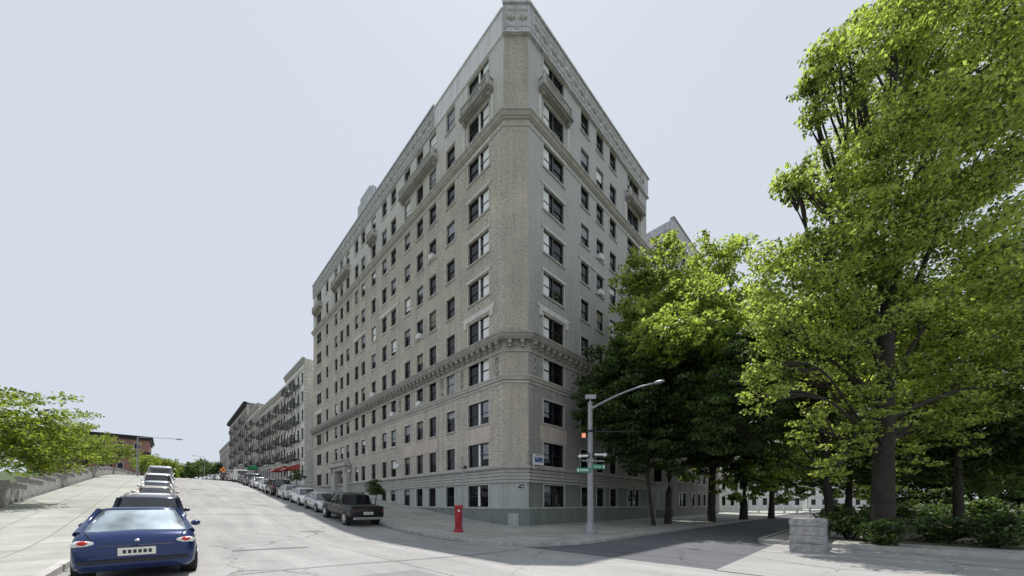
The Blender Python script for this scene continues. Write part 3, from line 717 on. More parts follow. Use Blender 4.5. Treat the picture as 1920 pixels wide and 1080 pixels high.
# ------------------------------------------------------------------ FAR ROW HOUSES ON THE LEFT
def rowhouse(name, t0, t1, nf, ztop, wallm, cols, floors, label, cornice=M['lime'], fire=(), big=False, g=None):
    zg = H((t0 + t1) / 2, 0); L = t1 - t0
    Fh = FL @ T((t0, nf, 0)); root = thing(name, Fh @ T((0, 0, zg)), label, 'building')
    fh = (ztop - 1.2 - zg - .8) / floors; ww = min(1.35, L / cols * .52); ops = []
    for i in range(floors):
        for k in range(cols):
            c = L * (k + .5) / cols; zb = zg + 1.1 + fh * i; ops.append((c, ww, zb, zb + fh * .62, i, k + 3))
    mb = MB(); wall_panel(mb, 0, L, zg - 2.5, ztop, [(c - w / 2, c + w / 2, b, t) for (c, w, b, t, i, k) in ops], 1); obj('front_wall', mb, wallm, root, Fh)
    mb = MB(); lbox(mb, Fh, 1, 0, .25, -14, -.02, zg - 2.5, ztop); lbox(mb, Fh, 1, L - .25, L, -14, -.02, zg - 3, ztop); lbox(mb, Fh, 1, 0, L, -14.2, -14, zg - 3, ztop)
    obj('side_wall', mb, wallm, root)
    mb = MB(); lbox(mb, Fh, 1, .25, L - .25, -14, -.02, ztop - .8, ztop - .6); obj('flat_roof', mb, M['roof'], root)
    mb = MB(); pr = .9 if big else .35
    lbox(mb, Fh, 1, -.1, L + .1, -.05, pr, ztop - .25, ztop + .12); lbox(mb, Fh, 1, 0, L, 0, pr * .6, ztop - .8, ztop - .25)
    for x in np.arange(.3, L, .9): lbox(mb, Fh, 1, x, x + .25, 0, pr * .85, ztop - .75, ztop - .25)
    obj('cornice', mb, cornice, root)
    mb = MB()
    for z in (zg + 1.0 + fh, ztop - 1.6): lbox(mb, Fh, 1, 0, L, 0, .14, z - .25, z - .05)
    for z in np.arange(zg, ztop - 1, .7): lbox(mb, Fh, 1, -.02, .3, -.5, .03, z, z + .4)
    obj('string_course', mb, M['trim'], root)
    for (c, w, b, t, i, k) in ops:
        base = Fh @ T((c, 0, b)); me = wmesh(w, t - b, random.choice([0, 0, 1, 3]), True, random.choice(['blind_w', 'blind_g']))
        wo = obj('window', me[0], None, root, base); obj('pane', me[1], None, wo, base); obj('sill', me[3], None, wo, base)
    for c in fire:
        mb = MB(); x0, x1 = c - 1.9, c + 1.9
        for i in range(1, floors):
            z = zg + .95 + fh * i
            for y in np.arange(.1, 1.15, .12): lbox(mb, Fh, 1, x0, x1, y, y + .05, z, z + .04)
            for zz in (.3, .6, .9): lbox(mb, Fh, 1, x0, x1, 1.12, 1.18, z + zz, z + zz + .07)
            for x in np.arange(x0, x1 + .1, .25): lbox(mb, Fh, 1, x, x + .05, 1.12, 1.15, z, z + .95)
            for x in (x0, x1):
                lbox(mb, Fh, 1, x, x + .05, .0, 1.15, z + .9, z + .95); lbox(mb, Fh, 1, x, x + .05, 0, 1.15, z - .03, z + .06)
            if i < floors - 1:
                s = 1 if i % 2 else -1
                for yy in (.5, .95): mb.tube([Fh @ Vector((c - s * 1.1, yy, z)), Fh @ Vector((c + s * 1.1, yy, z + fh))], .06, 4)
                for q in range(9):
                    u = (q + .5) / 9; mb.tube([Fh @ Vector((c + s * (-1.1 + 2.2 * u), .5, z + fh * u)), Fh @ Vector((c + s * (-1.1 + 2.2 * u), .95, z + fh * u))], .03, 4)
        obj('fire_escape', mb, M['iron'], root)
    return root
M['h2'] = brickmat('pale_limestone_brick', (.82, .80, .77), (.74, .72, .69), (.6, .58, .56)); M['h3'] = brickmat('grey_row_brick', (.50, .475, .465), (.41, .39, .385), (.34, .33, .33))
M['h4'] = brickmat('buff_row_brick', (.58, .54, .50), (.49, .455, .42), (.4, .38, .36)); M['h5'] = brickmat('brown_row_brick', (.36, .325, .315), (.29, .26, .25), (.28, .26, .25))
rowhouse('row_house', 49.6, 63.4, .9, 27.2, M['h2'], 5, 6, 'pale six storey row house with fire escape next to the big brick block', fire=(4.2, 9.7))
rowhouse('row_house', 63.6, 77.6, .7, 25.6, M['h4'], 5, 5, 'buff row house with a red shop awning, second from the big brick block', fire=(3.5, 10.5))
rowhouse('row_house', 77.8, 93, .4, 26.3, M['h3'], 6, 5, 'grey row house with fire escapes and stepped roofline, third from the brick block', fire=(5, 12))
rowhouse('row_house', 93.2, 110.5, .7, 28.3, M['h4'], 6, 5, 'buff row house with green awning, just before the dark corniced one', fire=(5, 13))
rowhouse('row_house', 110.9, 152, .9, 32.2, M['h5'], 12, 5, 'dark brown row house with heavy black bracketed cornice at the row end', cornice=M['iron'], fire=(6, 18, 30), big=True)
rowhouse('row_house', 153, 190, .6, 26, M['h3'], 9, 4, 'low grey row house at the far end of the street behind trees')
def awning(t0, t1, n, z, mat, label):
    mb = MB(); g = H((t0 + t1) / 2, n); Fa = FL @ T((0, n, g))
    a = [Fa @ Vector(q) for q in ((t0, 0, z + 1.0), (t1, 0, z + 1.0), (t1, 2.2, z + .15), (t0, 2.2, z + .15), (t0, 2.2, z - .2), (t1, 2.2, z - .2), (t0, 0, z - .1), (t1, 0, z - .1))]
    mb.quad(a[0], a[1], a[2], a[3]); mb.quad(a[3], a[2], a[5], a[4]); mb.poly([a[0], a[3], a[4], a[6]]); mb.poly([a[1], a[2], a[5], a[7]])
    o = tag(obj('shop_awning', mb, mat, None), label, 'awning')
    mb = MB(); k = 0
    for x in np.arange(t0 + .3, t1 - .3, .35):
        p = Fa @ Vector((x, 2.21, z - .08)); q = Fa @ Vector((x + .2, 2.21, z + .06)); mb.quad(p, (q.x, q.y, p.z), q, (p.x, p.y, q.z))
    obj('lettering', mb, M['signwhite'], o)
awning(52.5, 56.2, .95, 2.7, M['awn_red'], 'large red shop awning at the foot of the pale row house')
awning(62, 66, .95, 2.4, M['awn_red'], 'smaller faded red awning further up behind the parked van')
awning(94, 99, .75, 3.6, M['awn_green'], 'bright green shop awning on the buff row house')
# left side building end
BL = FL @ T((161, 22.4, 0)); zg = H(161, 22)
root = thing('row_house', BL @ T((0, 0, zg)), 'reddish brick building with black overhanging cornice at the left edge beyond the trees', 'building')
M['red_b'] = brickmat('red_row_brick', (.42, .2, .16), (.34, .16, .13), (.3, .22, .2))
mb = MB(); lbox(mb, BL, 1, 0, 22, 0, 26, zg - 3, 25.2); obj('wall', mb, M['red_b'], root)
mb = MB(); lbox(mb, BL, 1, -.9, 23, -.9, 26.5, 25.2, 25.7); lbox(mb, BL, 1, -.4, 22.4, -.4, 26.2, 24.4, 25.2); lbox(mb, BL, 1, -.3, 22.4, -.3, 26.2, 19.6, 20.2)
obj('cornice', mb, M['iron'], root)
for j in range(6):
    for i in range(3):
        mb = MB(); lbox(mb, BL, 1, -.03, .02, 2.2 + j * 4, 3.8 + j * 4, 21.2 - i * 3.6, 23.3 - i * 3.6); wo = obj('window', mb, M['trim'], root)
        mb = MB(); lbox(mb, BL, 1, -.05, -.03, 2.35 + j * 4, 3.65 + j * 4, 21.35 - i * 3.6, 23.15 - i * 3.6); obj('pane', mb, M['pane'], wo)

# ------------------------------------------------------------------ PALE BUILDINGS FAR RIGHT
M['pale'] = stonemat('pale_sunlit_stone', (.66, .67, .64), .08)
def palehouse(Y, px0, px1, ztop, label, wins):
    a = at(px0, 945, Y); b = at(px1, 945, Y); Fp = frame(Vector((a.x, a.y, 0)), Vector((b.x - a.x, b.y - a.y, 0))); L = (b - a).length
    root = thing('distant_building', Fp.copy(), label, 'building')
    zs = [1.5 + 3.3 * i for i in range(int((ztop - 2) / 3.3))]; ops = [(L * (k + .5) / wins, L / wins * .42, z, z + 1.9, i, k) for i, z in enumerate(zs) for k in range(wins)]
    mb = MB(); wall_panel(mb, 0, L, -1, ztop, [(c - w / 2, c + w / 2, q, t) for (c, w, q, t, i, k) in ops], -1); obj('front_wall', mb, M['pale'], root, Fp)
    mb = MB(); lbox(mb, Fp, -1, 0, L, -12, -.35, -1, ztop - .1); obj('rear_block', mb, M['pale'], root)
    mb = MB(); lbox(mb, Fp, -1, -.2, L + .2, -.1, .4, ztop, ztop + .5); lbox(mb, Fp, -1, 0, L, 0, .2, 4.2, 4.5); obj('cornice', mb, M['trim'], root)
    for (c, w, q, t, i, k) in ops:
        bs = Fp @ T((c, 0, q)) @ RZ(math.pi); me = wmesh(w, t - q, 1 if (i + k) % 3 == 0 else 0, True, 'blind_w'); wo = obj('window', me[0], None, root, bs); obj('pane', me[1], None, wo, bs)
palehouse(72, 1349, 1398, 16, 'pale sunlit building with three windows seen between the tree trunks', 3)
palehouse(95, 1404, 1505, 14, 'white sunlit terrace with dark windows far down the tree-lined street', 5)
palehouse(120, 1515, 1640, 10, 'long low white building behind the granite pier', 6)
mb = MB(); a = at(1396, 960, 60); b = at(1640, 960, 60)
Fw = frame(Vector((a.x, a.y, 0)), Vector((b.x - a.x, b.y - a.y, 0))); LWW = (b - a).length
lbox(mb, Fw, -1, 0, LWW, 0, .25, -.2, .25); lbox(mb, Fw, -1, 0, LWW, 0, .25, .62, .74); lbox(mb, Fw, -1, 0, LWW, 0, .25, 1.0, 1.12)
for x in np.arange(0, LWW, 2.2): lbox(mb, Fw, -1, x, x + .2, -.02, .27, -.2, 1.3)
tag(obj('white_fence', mb, M['trim'], None), 'white horizontal rail fence in the sun at the far end of the shaded street', 'fence')

# ------------------------------------------------------------------ TREES
def inside_building(P):
    q = P[:, :2] - np.array([PR.x, PR.y]); t = q @ np.array([dR.x, dR.y]); n = q @ np.array([nR.x, nR.y])
    q2 = P[:, :2] - np.array([PL.x, PL.y]); tl_ = q2 @ np.array([dL.x, dL.y]); nl_ = q2 @ np.array([nL.x, nL.y])
    return ((n < .5) & (t > -3) & (t < 49)) & (P[:, 2] < 45)
def leaf_mesh(name, lobes, size, per_m2, mat, rs, sub=(.28, .42), flat=.42):
    pts = []
    cl = []
    for (C, Rr) in lobes:
        Rr = np.array(Rr if hasattr(Rr, '__len__') else (Rr, Rr, Rr), float); C = np.array(C, float); rm = Rr.mean()
        k = int(14 * max(1, rm ** 1.6)) + 5 if sub[0] < .3 else 12
        for _ in range(k):
            d = rs.normal(size=3); d /= np.linalg.norm(d); f = rs.uniform(.35, 1.12)
            c = C + d * Rr * f; r = rm * rs.uniform(*sub); r = min(max(r, .32), .68 if sub[0] < .3 else .9)
            cl.append((c, r)); n = int(per_m2 * r * r * rs.uniform(.6, 1.3))
            dd = rs.normal(size=(n, 3)); dd /= np.linalg.norm(dd, axis=1)[:, None]
            rad = rs.uniform(.25, 1.05, size=(n, 1)) ** .6
            pts.append(c + dd * rad * r * np.array([1.15, 1.15, flat]))
    P = np.concatenate(pts); P = P[~inside_building(P)]
    n = len(P)
    nrm = rs.normal(size=(n, 3)) + np.array([0, -.1, .9]); nrm /= np.linalg.norm(nrm, axis=1)[:, None]
    a = np.cross(nrm, rs.normal(size=(n, 3))); a /= np.linalg.norm(a, axis=1)[:, None]; b = np.cross(nrm, a)
    s = size * rs.uniform(.6, 1.25, size=(n, 1))
    fold = nrm * s * .18
    V = np.stack([P - a * s, P - b * s * .55 + fold, P + a * s * .9, P + b * s * .55 + fold], axis=1).reshape(-1, 3)
    me = bpy.data.meshes.new(name); me.vertices.add(4 * n); me.vertices.foreach_set('co', V.ravel().astype(np.float32))
    me.loops.add(4 * n); me.loops.foreach_set('vertex_index', np.arange(4 * n, dtype=np.int32))
    me.polygons.add(n); me.polygons.foreach_set('loop_start', np.arange(0, 4 * n, 4, dtype=np.int32))
    me.materials.append(mat); me.update(calc_edges=True); me.validate()
    return me, cl
def limb(mb, a, b, ra, rb, rs, segs=5, wob=.08):
    a = Vector(a); b = Vector(b); L = (b - a).length; pts = []; segs = segs * 2
    w1 = Vector(rs.normal(size=3)) * L * wob * .7; w2 = Vector(rs.normal(size=3)) * L * wob * .3
    for k in range(segs + 1):
        u = k / segs; p = a.lerp(b, u); p.z += math.sin(u * math.pi) * L * .06
        pts.append(p + w1 * math.sin(u * math.pi) + w2 * math.sin(u * 2 * math.pi))
    mb.tube(pts, [ra + (rb - ra) * k / segs for k in range(segs + 1)], 7)
    return pts
def tree(label, base, trunk_top, r0, lobes, size, dens, mat, seed, group=None, name='street_tree', sub=(.2, .36), twigs=True, cat='tree'):
    rs = np.random.RandomState(seed); base = Vector(base); tt = Vector(trunk_top)
    root = thing(name, T(base), label, cat, group)
    tb = MB(); pts = []
    n = 8
    for k in range(n + 1):
        u = k / n; p = base.lerp(tt, u) + Vector((math.sin(u * 3.1 + seed) * .12 * (u), math.cos(u * 2.3 + seed) * .1 * u, 0)); pts.append(p)
    tb.tube([base - Vector((0, 0, .15))] + pts, [r0 * 1.7] + [r0 * (1.25 if k == 0 else 1) * (1 - .45 * k / n) for k in range(n + 1)], 12)
    obj('trunk', tb, M['bark'], root, smooth=True)
    me, cl = leaf_mesh('crown', lobes, size, dens, mat, rs, sub)
    obj('crown', me, None, root)
    lb = MB()
    for (C, Rr) in lobes:
        C = Vector(C); u = min(1, max(.45, (C.z - 1.5 - base.z) / max(.1, (tt.z - base.z)) * .8)); st = pts[int(u * n)]
        rr0 = Rr if not hasattr(Rr, '__len__') else Rr[0]; k0 = min(1, .35 + rr0 / 5); q = limb(lb, st, C, r0 * .34 * k0, r0 * .09 * k0, rs)
        rl = Rr if not hasattr(Rr, '__len__') else Rr[0]; near = [c for c in sorted(cl, key=lambda c: (Vector(c[0]) - C).length)[:9] if (Vector(c[0]) - C).length < rl * 1.1]
        if twigs:
            for c, r in near: limb(lb, q[rs.randint(6, 11)], Vector(c), min(.05, r0 * .12), .012, rs, 3, .05)
    obj('limbs', lb, M['bark'], root, smooth=True)
    return root
def lob(lst): return [(tuple(at(px, py, Y)), r * Y / F) for (px, py, r, Y) in lst]
# big park tree (right foreground)
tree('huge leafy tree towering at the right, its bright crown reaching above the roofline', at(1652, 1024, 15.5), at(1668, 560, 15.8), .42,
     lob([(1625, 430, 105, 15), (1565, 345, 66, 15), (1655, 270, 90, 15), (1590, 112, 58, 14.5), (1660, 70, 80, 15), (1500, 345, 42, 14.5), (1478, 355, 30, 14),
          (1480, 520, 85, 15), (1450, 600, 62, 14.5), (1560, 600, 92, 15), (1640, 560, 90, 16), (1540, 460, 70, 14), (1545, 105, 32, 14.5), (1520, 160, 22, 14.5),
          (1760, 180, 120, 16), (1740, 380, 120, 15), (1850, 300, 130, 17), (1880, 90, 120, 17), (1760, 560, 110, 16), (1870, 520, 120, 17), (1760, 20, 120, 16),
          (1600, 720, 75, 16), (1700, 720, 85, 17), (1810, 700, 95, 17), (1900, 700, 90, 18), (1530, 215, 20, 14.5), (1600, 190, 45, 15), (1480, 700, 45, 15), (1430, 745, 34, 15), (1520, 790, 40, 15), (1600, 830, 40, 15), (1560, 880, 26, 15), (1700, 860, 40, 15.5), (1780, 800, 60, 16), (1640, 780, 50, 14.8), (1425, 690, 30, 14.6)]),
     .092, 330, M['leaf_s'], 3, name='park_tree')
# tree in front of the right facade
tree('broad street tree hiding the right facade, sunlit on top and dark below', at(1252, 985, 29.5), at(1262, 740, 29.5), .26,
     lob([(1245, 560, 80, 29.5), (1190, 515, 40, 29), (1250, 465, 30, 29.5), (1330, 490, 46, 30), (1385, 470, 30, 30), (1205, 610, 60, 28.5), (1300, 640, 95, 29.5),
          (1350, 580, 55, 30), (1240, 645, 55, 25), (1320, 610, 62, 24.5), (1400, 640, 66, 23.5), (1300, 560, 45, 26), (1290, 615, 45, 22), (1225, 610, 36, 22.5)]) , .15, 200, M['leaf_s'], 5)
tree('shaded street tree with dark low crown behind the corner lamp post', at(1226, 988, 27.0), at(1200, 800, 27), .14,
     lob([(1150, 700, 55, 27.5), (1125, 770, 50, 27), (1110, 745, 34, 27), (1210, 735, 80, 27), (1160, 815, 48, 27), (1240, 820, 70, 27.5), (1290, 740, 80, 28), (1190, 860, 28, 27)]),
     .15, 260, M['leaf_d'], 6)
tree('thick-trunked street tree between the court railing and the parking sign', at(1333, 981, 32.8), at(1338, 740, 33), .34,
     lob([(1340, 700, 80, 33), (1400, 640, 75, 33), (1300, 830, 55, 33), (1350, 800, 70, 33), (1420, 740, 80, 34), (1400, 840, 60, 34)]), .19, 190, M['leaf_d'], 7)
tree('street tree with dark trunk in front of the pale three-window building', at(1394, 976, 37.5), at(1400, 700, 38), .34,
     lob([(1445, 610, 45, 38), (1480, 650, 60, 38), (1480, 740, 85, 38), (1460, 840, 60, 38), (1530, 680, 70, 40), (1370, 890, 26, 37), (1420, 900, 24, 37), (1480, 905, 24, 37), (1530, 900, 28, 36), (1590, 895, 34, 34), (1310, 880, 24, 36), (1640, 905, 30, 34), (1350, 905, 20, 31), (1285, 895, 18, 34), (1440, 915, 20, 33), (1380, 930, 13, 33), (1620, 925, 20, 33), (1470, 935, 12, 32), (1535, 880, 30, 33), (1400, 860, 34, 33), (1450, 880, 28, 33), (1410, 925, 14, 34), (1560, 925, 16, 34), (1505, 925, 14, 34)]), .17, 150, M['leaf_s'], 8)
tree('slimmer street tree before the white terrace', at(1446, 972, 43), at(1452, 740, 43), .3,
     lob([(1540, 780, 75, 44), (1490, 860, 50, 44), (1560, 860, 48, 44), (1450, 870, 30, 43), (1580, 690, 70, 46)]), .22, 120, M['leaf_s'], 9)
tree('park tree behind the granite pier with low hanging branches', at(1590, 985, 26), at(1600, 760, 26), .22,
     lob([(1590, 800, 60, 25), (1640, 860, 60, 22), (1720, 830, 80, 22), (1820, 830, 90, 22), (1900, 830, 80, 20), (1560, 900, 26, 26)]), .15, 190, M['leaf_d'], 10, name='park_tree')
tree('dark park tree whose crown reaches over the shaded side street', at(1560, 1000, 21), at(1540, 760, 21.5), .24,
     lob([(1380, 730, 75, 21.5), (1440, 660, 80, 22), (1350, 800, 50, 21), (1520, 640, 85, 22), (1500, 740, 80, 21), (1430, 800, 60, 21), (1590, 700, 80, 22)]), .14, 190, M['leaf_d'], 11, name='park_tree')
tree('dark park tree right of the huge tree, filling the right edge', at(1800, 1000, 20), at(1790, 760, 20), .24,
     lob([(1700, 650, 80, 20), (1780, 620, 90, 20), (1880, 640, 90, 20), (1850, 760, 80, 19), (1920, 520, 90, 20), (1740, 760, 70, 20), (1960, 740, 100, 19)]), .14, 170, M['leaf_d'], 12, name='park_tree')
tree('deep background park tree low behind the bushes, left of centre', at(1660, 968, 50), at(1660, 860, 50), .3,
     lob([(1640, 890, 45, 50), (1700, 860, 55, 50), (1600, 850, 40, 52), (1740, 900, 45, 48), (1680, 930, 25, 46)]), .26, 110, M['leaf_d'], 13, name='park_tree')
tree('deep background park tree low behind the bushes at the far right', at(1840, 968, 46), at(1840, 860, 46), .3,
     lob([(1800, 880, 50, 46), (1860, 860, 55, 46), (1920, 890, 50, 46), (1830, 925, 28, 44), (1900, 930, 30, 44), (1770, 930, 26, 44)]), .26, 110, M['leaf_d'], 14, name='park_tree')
# bushes at the park edge
def bush(label, c, r, mat, seed, n=260, size=.09, name='bush'):
    rs = np.random.RandomState(seed); root = thing(name, T((c[0], c[1], 0)), label, 'bush', None)
    lobes = [((c[0] + rs.uniform(-.6, .6) * r, c[1] + rs.uniform(-.5, .5) * r, c[2] + rs.uniform(.25, .7) * r), r * .5) for _ in range(5)]
    me, cl = leaf_mesh('foliage', lobes, size, n, mat, rs, sub=(.4, .7)); obj('foliage', me, None, root)
    lb = MB()
    for cc, _ in cl[::3]: lb.tube([(c[0], c[1], 0), ((c[0] + cc[0]) / 2, (c[1] + cc[1]) / 2, cc[2] * .6), tuple(cc)], [.03, .02, .008], 5)
    obj('stems', lb, M['bark'], root)
for k, (px, Y, r, lb_) in enumerate([(1590, 16.5, 1.1, 'dark bush just right of the granite pier'), (1665, 14.5, 1.0, 'dark bush at the foot of the huge park tree'),
                                (1760, 15, 1.2, 'dense bush right of the huge park tree'), (1860, 13.5, 1.2, 'outermost bush at the right edge of the park'), (1560, 21, 1.2, 'bush behind the granite pier')]):
    p = at(px, 945, Y); bush(lb_, (p.x, p.y, .2), r, M['leaf_d'], 20 + k)
for k, (px, Y, r, lb_) in enumerate([(1590, 27, 1.5, 'overgrown shrub directly behind the granite pier wall'), (1650, 30, 1.8, 'overgrown shrub behind the trunk of the huge park tree'), (1710, 27, 1.6, 'wide shrub in the park depth, right of the huge trunk'),
                                (1770, 28, 1.8, 'tall shrub in the middle of the park background'), (1830, 25, 1.7, 'tall shrub near the right edge in the park background'), (1895, 24, 1.8, 'rightmost tall shrub in the park background')]):
    p = at(px, 945, Y); bush(lb_, (p.x, p.y, .2), r, M['leaf_d'], 50 + k, 150, .14, 'shrub')
# small sidewalk tree
p = LP(12.9, 4.2, .14)
tree('small dark round-headed tree with three thin stems on the left sidewalk', p, p + Vector((0, 0, 1.4)), .05,
     [(p + Vector((0, 0, 1.9)), .7), (p + Vector((.3, .1, 1.6)), .5), (p + Vector((-.3, 0, 1.6)), .5), (p + Vector((0, 0, 2.3)), .45)], .09, 260, M['leaf_d'], 31, name='small_tree', twigs=False)
p = LP(44, 3.4, .14)
tree('small shrub-like tree at the far corner of the big brick building', p, p + Vector((0, 0, 1.2)), .06,
     [(p + Vector((0, 0, 1.9)), .9), (p + Vector((.6, .1, 1.5)), .7), (p + Vector((-.6, 0, 1.5)), .7)], .12, 200, M['leaf_d'], 32, name='small_tree', twigs=False)
# distant trees
rt = random.Random(5)
def far_tree(t, n, h, mat, label, seed, group=None, wide=1.0):
    b = LP(t, n, .0); lobes = []
    for _ in range(7): lobes.append((b + Vector((rt.uniform(-.3, .3) * h * wide, rt.uniform(-.3, .3) * h * wide, h * rt.uniform(.45, .85))), h * .2 * wide))
    s = max(.11, .0026 * (b.y)); return tree(label, b, b + Vector((0, 0, h * .6)), h * .022, lobes, s, 3.4 / s / s * .5 + 12, mat, seed, group, twigs=False)
g1 = 'dark trees closing the far end of the street on the right'
for k, (t, n, h) in enumerate([(168, 4.5, 7.5), (182, 5, 9), (198, 4.5, 9.5), (214, 5.5, 10), (232, 6, 11), (252, 8, 12), (270, 12, 12)]):
    far_tree(t, n, h, M['leaf_d'], 'dark green tree beyond the dark corniced row house at the street end', 40 + k, g1, 1.2)
g2 = 'bright yellow-green trees far up the left side of the street'
for k, (t, n, h) in enumerate([(100, 22.2, 5.2), (116, 22.5, 6.2), (134, 22, 7), (150, 22, 7.5), (172, 21, 8.5), (195, 20, 9.5), (222, 19, 10), (255, 17, 9), (290, 13, 9)]):
    far_tree(t, n, h, M['leaf_y'], 'bright yellow-green tree above the parked cars far up the left side', 60 + k, g2, 1.2)
labs = ['yellow-green street tree nearest the left edge of the view', 'second yellow-green street tree along the left sidewalk', 'third yellow-green street tree along the left sidewalk', 'fourth yellow-green street tree, nearest the red building']
for k, (t, n, h) in enumerate([(14, 25.5, 7.0), (30, 25.0, 6.5), (48, 25.0, 6.0), (70, 24.6, 6.0)]):
    far_tree(t, n, h, M['leaf_y'], labs[k], 80 + k, None, 1.3)
# low park wall along the left
mb = MB()
for t in np.arange(-6, 150, 4): 
    z = H(t + 2, 24.4); lbox(mb, FL, 1, t, t + 4, 24.2, 24.6, z - .5, z + 1.1); lbox(mb, FL, 1, t, t + 4, 24.12, 24.68, z + 1.1, z + 1.22)
tag(obj('stone_wall', mb, M['granite'], None), 'low granite wall along the left sidewalk behind the parked cars', 'wall')

# ------------------------------------------------------------------ PIER AND PARK WALL
def rough_block(name, world, sx, sy, z0, z1, seed, mat, label=None, cat=None, parent=None, amp=.03):
    rs = np.random.RandomState(seed); mb = MB(); nz = max(2, int((z1 - z0) / .06)); nx = max(2, int(sx / .06)); ny = max(2, int(sy / .06))
    nx = min(nx, 60); ny = min(ny, 60)
    def face(fn, a, b):
        i0 = len(mb.v)
        for i in range(a + 1):
            for j in range(b + 1): mb.v.append(fn(i / a, j / b))
        for i in range(a):
            for j in range(b):
                q = i0 + i * (b + 1) + j; mb.f.append((q, q + 1, q + b + 2, q + b + 1)); mb.m.append(0)
    def off(i, j):
        e = min(i, 1 - i, j, 1 - j); return 0 if e < .001 else rs.uniform(0, amp)
    face(lambda u, v: (u * sx, -off(u, v), z0 + (z1 - z0) * v), nx, nz); face(lambda u, v: (u * sx, sy + off(u, v), z0 + (z1 - z0) * v), nx, nz)
    face(lambda u, v: (-off(u, v), u * sy, z0 + (z1 - z0) * v), ny, nz); face(lambda u, v: (sx + off(u, v), u * sy, z0 + (z1 - z0) * v), ny, nz)
    face(lambda u, v: (u * sx, v * sy, z1 + off(u, v) * .5), nx, ny)
    o = obj(name, mb, mat, parent, world, smooth=False)
    if label: tag(o, label, cat)
    return o
pc = at(1480, 945, 13.3); pc.z = 0
FP = frame(pc, nR)           # x along nR, y = into dR direction
proot = thing('granite_pier', FP.copy(), 'rough pale granite gate pier at the park corner, bottom right', 'pier')
for k, (za, zb) in enumerate(((-.1, .32), (.34, .62), (.64, .96), (.98, 1.24))):
    ins = .0 if k % 2 else .015
    rough_block('stone_course', FP @ T((ins, ins, 0)), 1.0 - 2 * ins, 1.0 - 2 * ins, za, zb, 90 + k, M['granite'], parent=proot)
mb = MB(); mb.box(.05, .95, .05, .95, -.1, 1.2); obj('core', mb, M['granite'], proot, FP)
rough_block('park_wall', FP @ T((.28, 1.02, 0)), .5, 30, -.1, 1.05, 99, M['granite'], 'low granite park wall running back from the pier', 'wall', amp=.02)

# ------------------------------------------------------------------ LAMP POST
lp = RP(-2.3, 6.85, .14); ROOT = thing('street_lamp', T(lp), 'tall grey steel lamp post with curved arm, traffic signal and signs at the corner', 'street lamp')
mb = MB(); mb.tube([lp, lp + Vector((0, 0, .06))], .42, 8); mb.tube([lp + Vector((0, 0, .06)), lp + Vector((0, 0, .5)), lp + Vector((0, 0, .56))], [.33, .27, .2], 8); obj('base', mb, M['metal'], ROOT)
mb = MB(); mb.tube([lp + Vector((0, 0, .5)), lp + Vector((0, 0, 7.3))], [.19, .125], 8)
mb.tube([lp + Vector((0, 0, 7.3)), lp + Vector((0, 0, 7.4))], [.17, .11], 8); obj('pole', mb, M['metal'], ROOT)
mb = MB(); A = lp + Vector((0, 0, 7.0)); pts = []
for k in range(9):
    u = k / 8; q = A + nR * (3.55 * u); q.z += .72 * math.sin(u * math.pi / 2) - .15 * u; pts.append(q)
mb.tube(pts, [.07 - .025 * k / 8 for k in range(9)], 8)
obj('arm', mb, M['metal'], ROOT, smooth=True)
mb = MB(); e = pts[-1]; fh = frame(e, nR)
m2 = MB(); m2.ell((.3, 0, .0), (.30, .12, .08)); mb.v = [tuple(fh @ Vector(v)) for v in m2.v]; mb.f = m2.f; mb.m = m2.m
obj('lamp_head', mb, M['metal'], ROOT, smooth=True)
mb = MB(); c = lp + Vector((0, 0, 7.55)); mb.tube([lp + Vector((0, 0, 7.3)), lp + Vector((0, 0, 7.75))], .035, 6); mb.box(c.x - .28, c.x + .3, c.y - .1, c.y + .1, c.z + .02, c.z + .25)
obj('top_sensor', mb, M['metal'], ROOT)
mb = MB(); m0 = lp + Vector((0, 0, 5.75)); mb.tube([m0, m0 + Vector((2.9, .4, .05))], [.04, .03], 6); mb.tube([m0 - Vector((0, 0, .06)), m0 + Vector((0, 0, .06))], .19, 8)
obj('mast_arm', mb, M['iron'], ROOT)
# pedestrian signal
def wbox(c, sx, sy, sz, ang=0):
    mb = MB(); Mx = T(c) @ RZ(ang); m2 = MB(); m2.box(-sx / 2, sx / 2, -sy / 2, sy / 2, -sz / 2, sz / 2); mb.v = [tuple(Mx @ Vector(v)) for v in m2.v]; mb.f = m2.f; mb.m = m2.m; return mb
c = lp + Vector((-.42, -.12, 5.45)); sigt = obj('traffic_signal', wbox(c, .32, .2, .42), M['signblack'], ROOT)
M['sigon'] = plain('lit_orange_signal', (.9, .3, .16), .4, 0, .1)
mb = M['sigon'].node_tree.nodes['Principled BSDF']; mb.inputs['Emission Color'].default_value = (1, .35, .18, 1); mb.inputs['Emission Strength'].default_value = .6
obj('signal_lens', wbox(c + Vector((0, -.105, .03)), .2, .02, .24), M['sigon'], sigt)
mb = MB(); mb.tube([c + Vector((.1, .05, -.16)), lp + Vector((0, 0, 5.2))], .03, 6); obj('bracket', mb, M['metal'], ROOT)
def sheet_sign(center, xdir, w, h, parent, name, matb, marks, off=.0):
    Fs = frame(center, xdir); o = MB(); m2 = MB(); m2.box(-w / 2, w / 2, -.012, .012, -h / 2, h / 2); o.v = [tuple(Fs @ Vector(v)) for v in m2.v]; o.f = m2.f; o.m = m2.m
    s = obj(name, o, matb, parent)
    for (nm, pts, mat) in marks:
        for sy in (-.017, .017):
            k = MB(); k.poly([Fs @ Vector((x, sy, z)) for x, z in pts]); obj(nm, k, mat, s)
    return s
def rect(x0, x1, z0, z1): return [(x0, z0), (x1, z0), (x1, z1), (x0, z1)]
arrow = [(-.36, -.03), (.2, -.03), (.2, -.11), (.4, .02), (.2, .15), (.2, .07), (-.36, .07)]
ow1 = lp + Vector((0, -.2, 4.38)); 
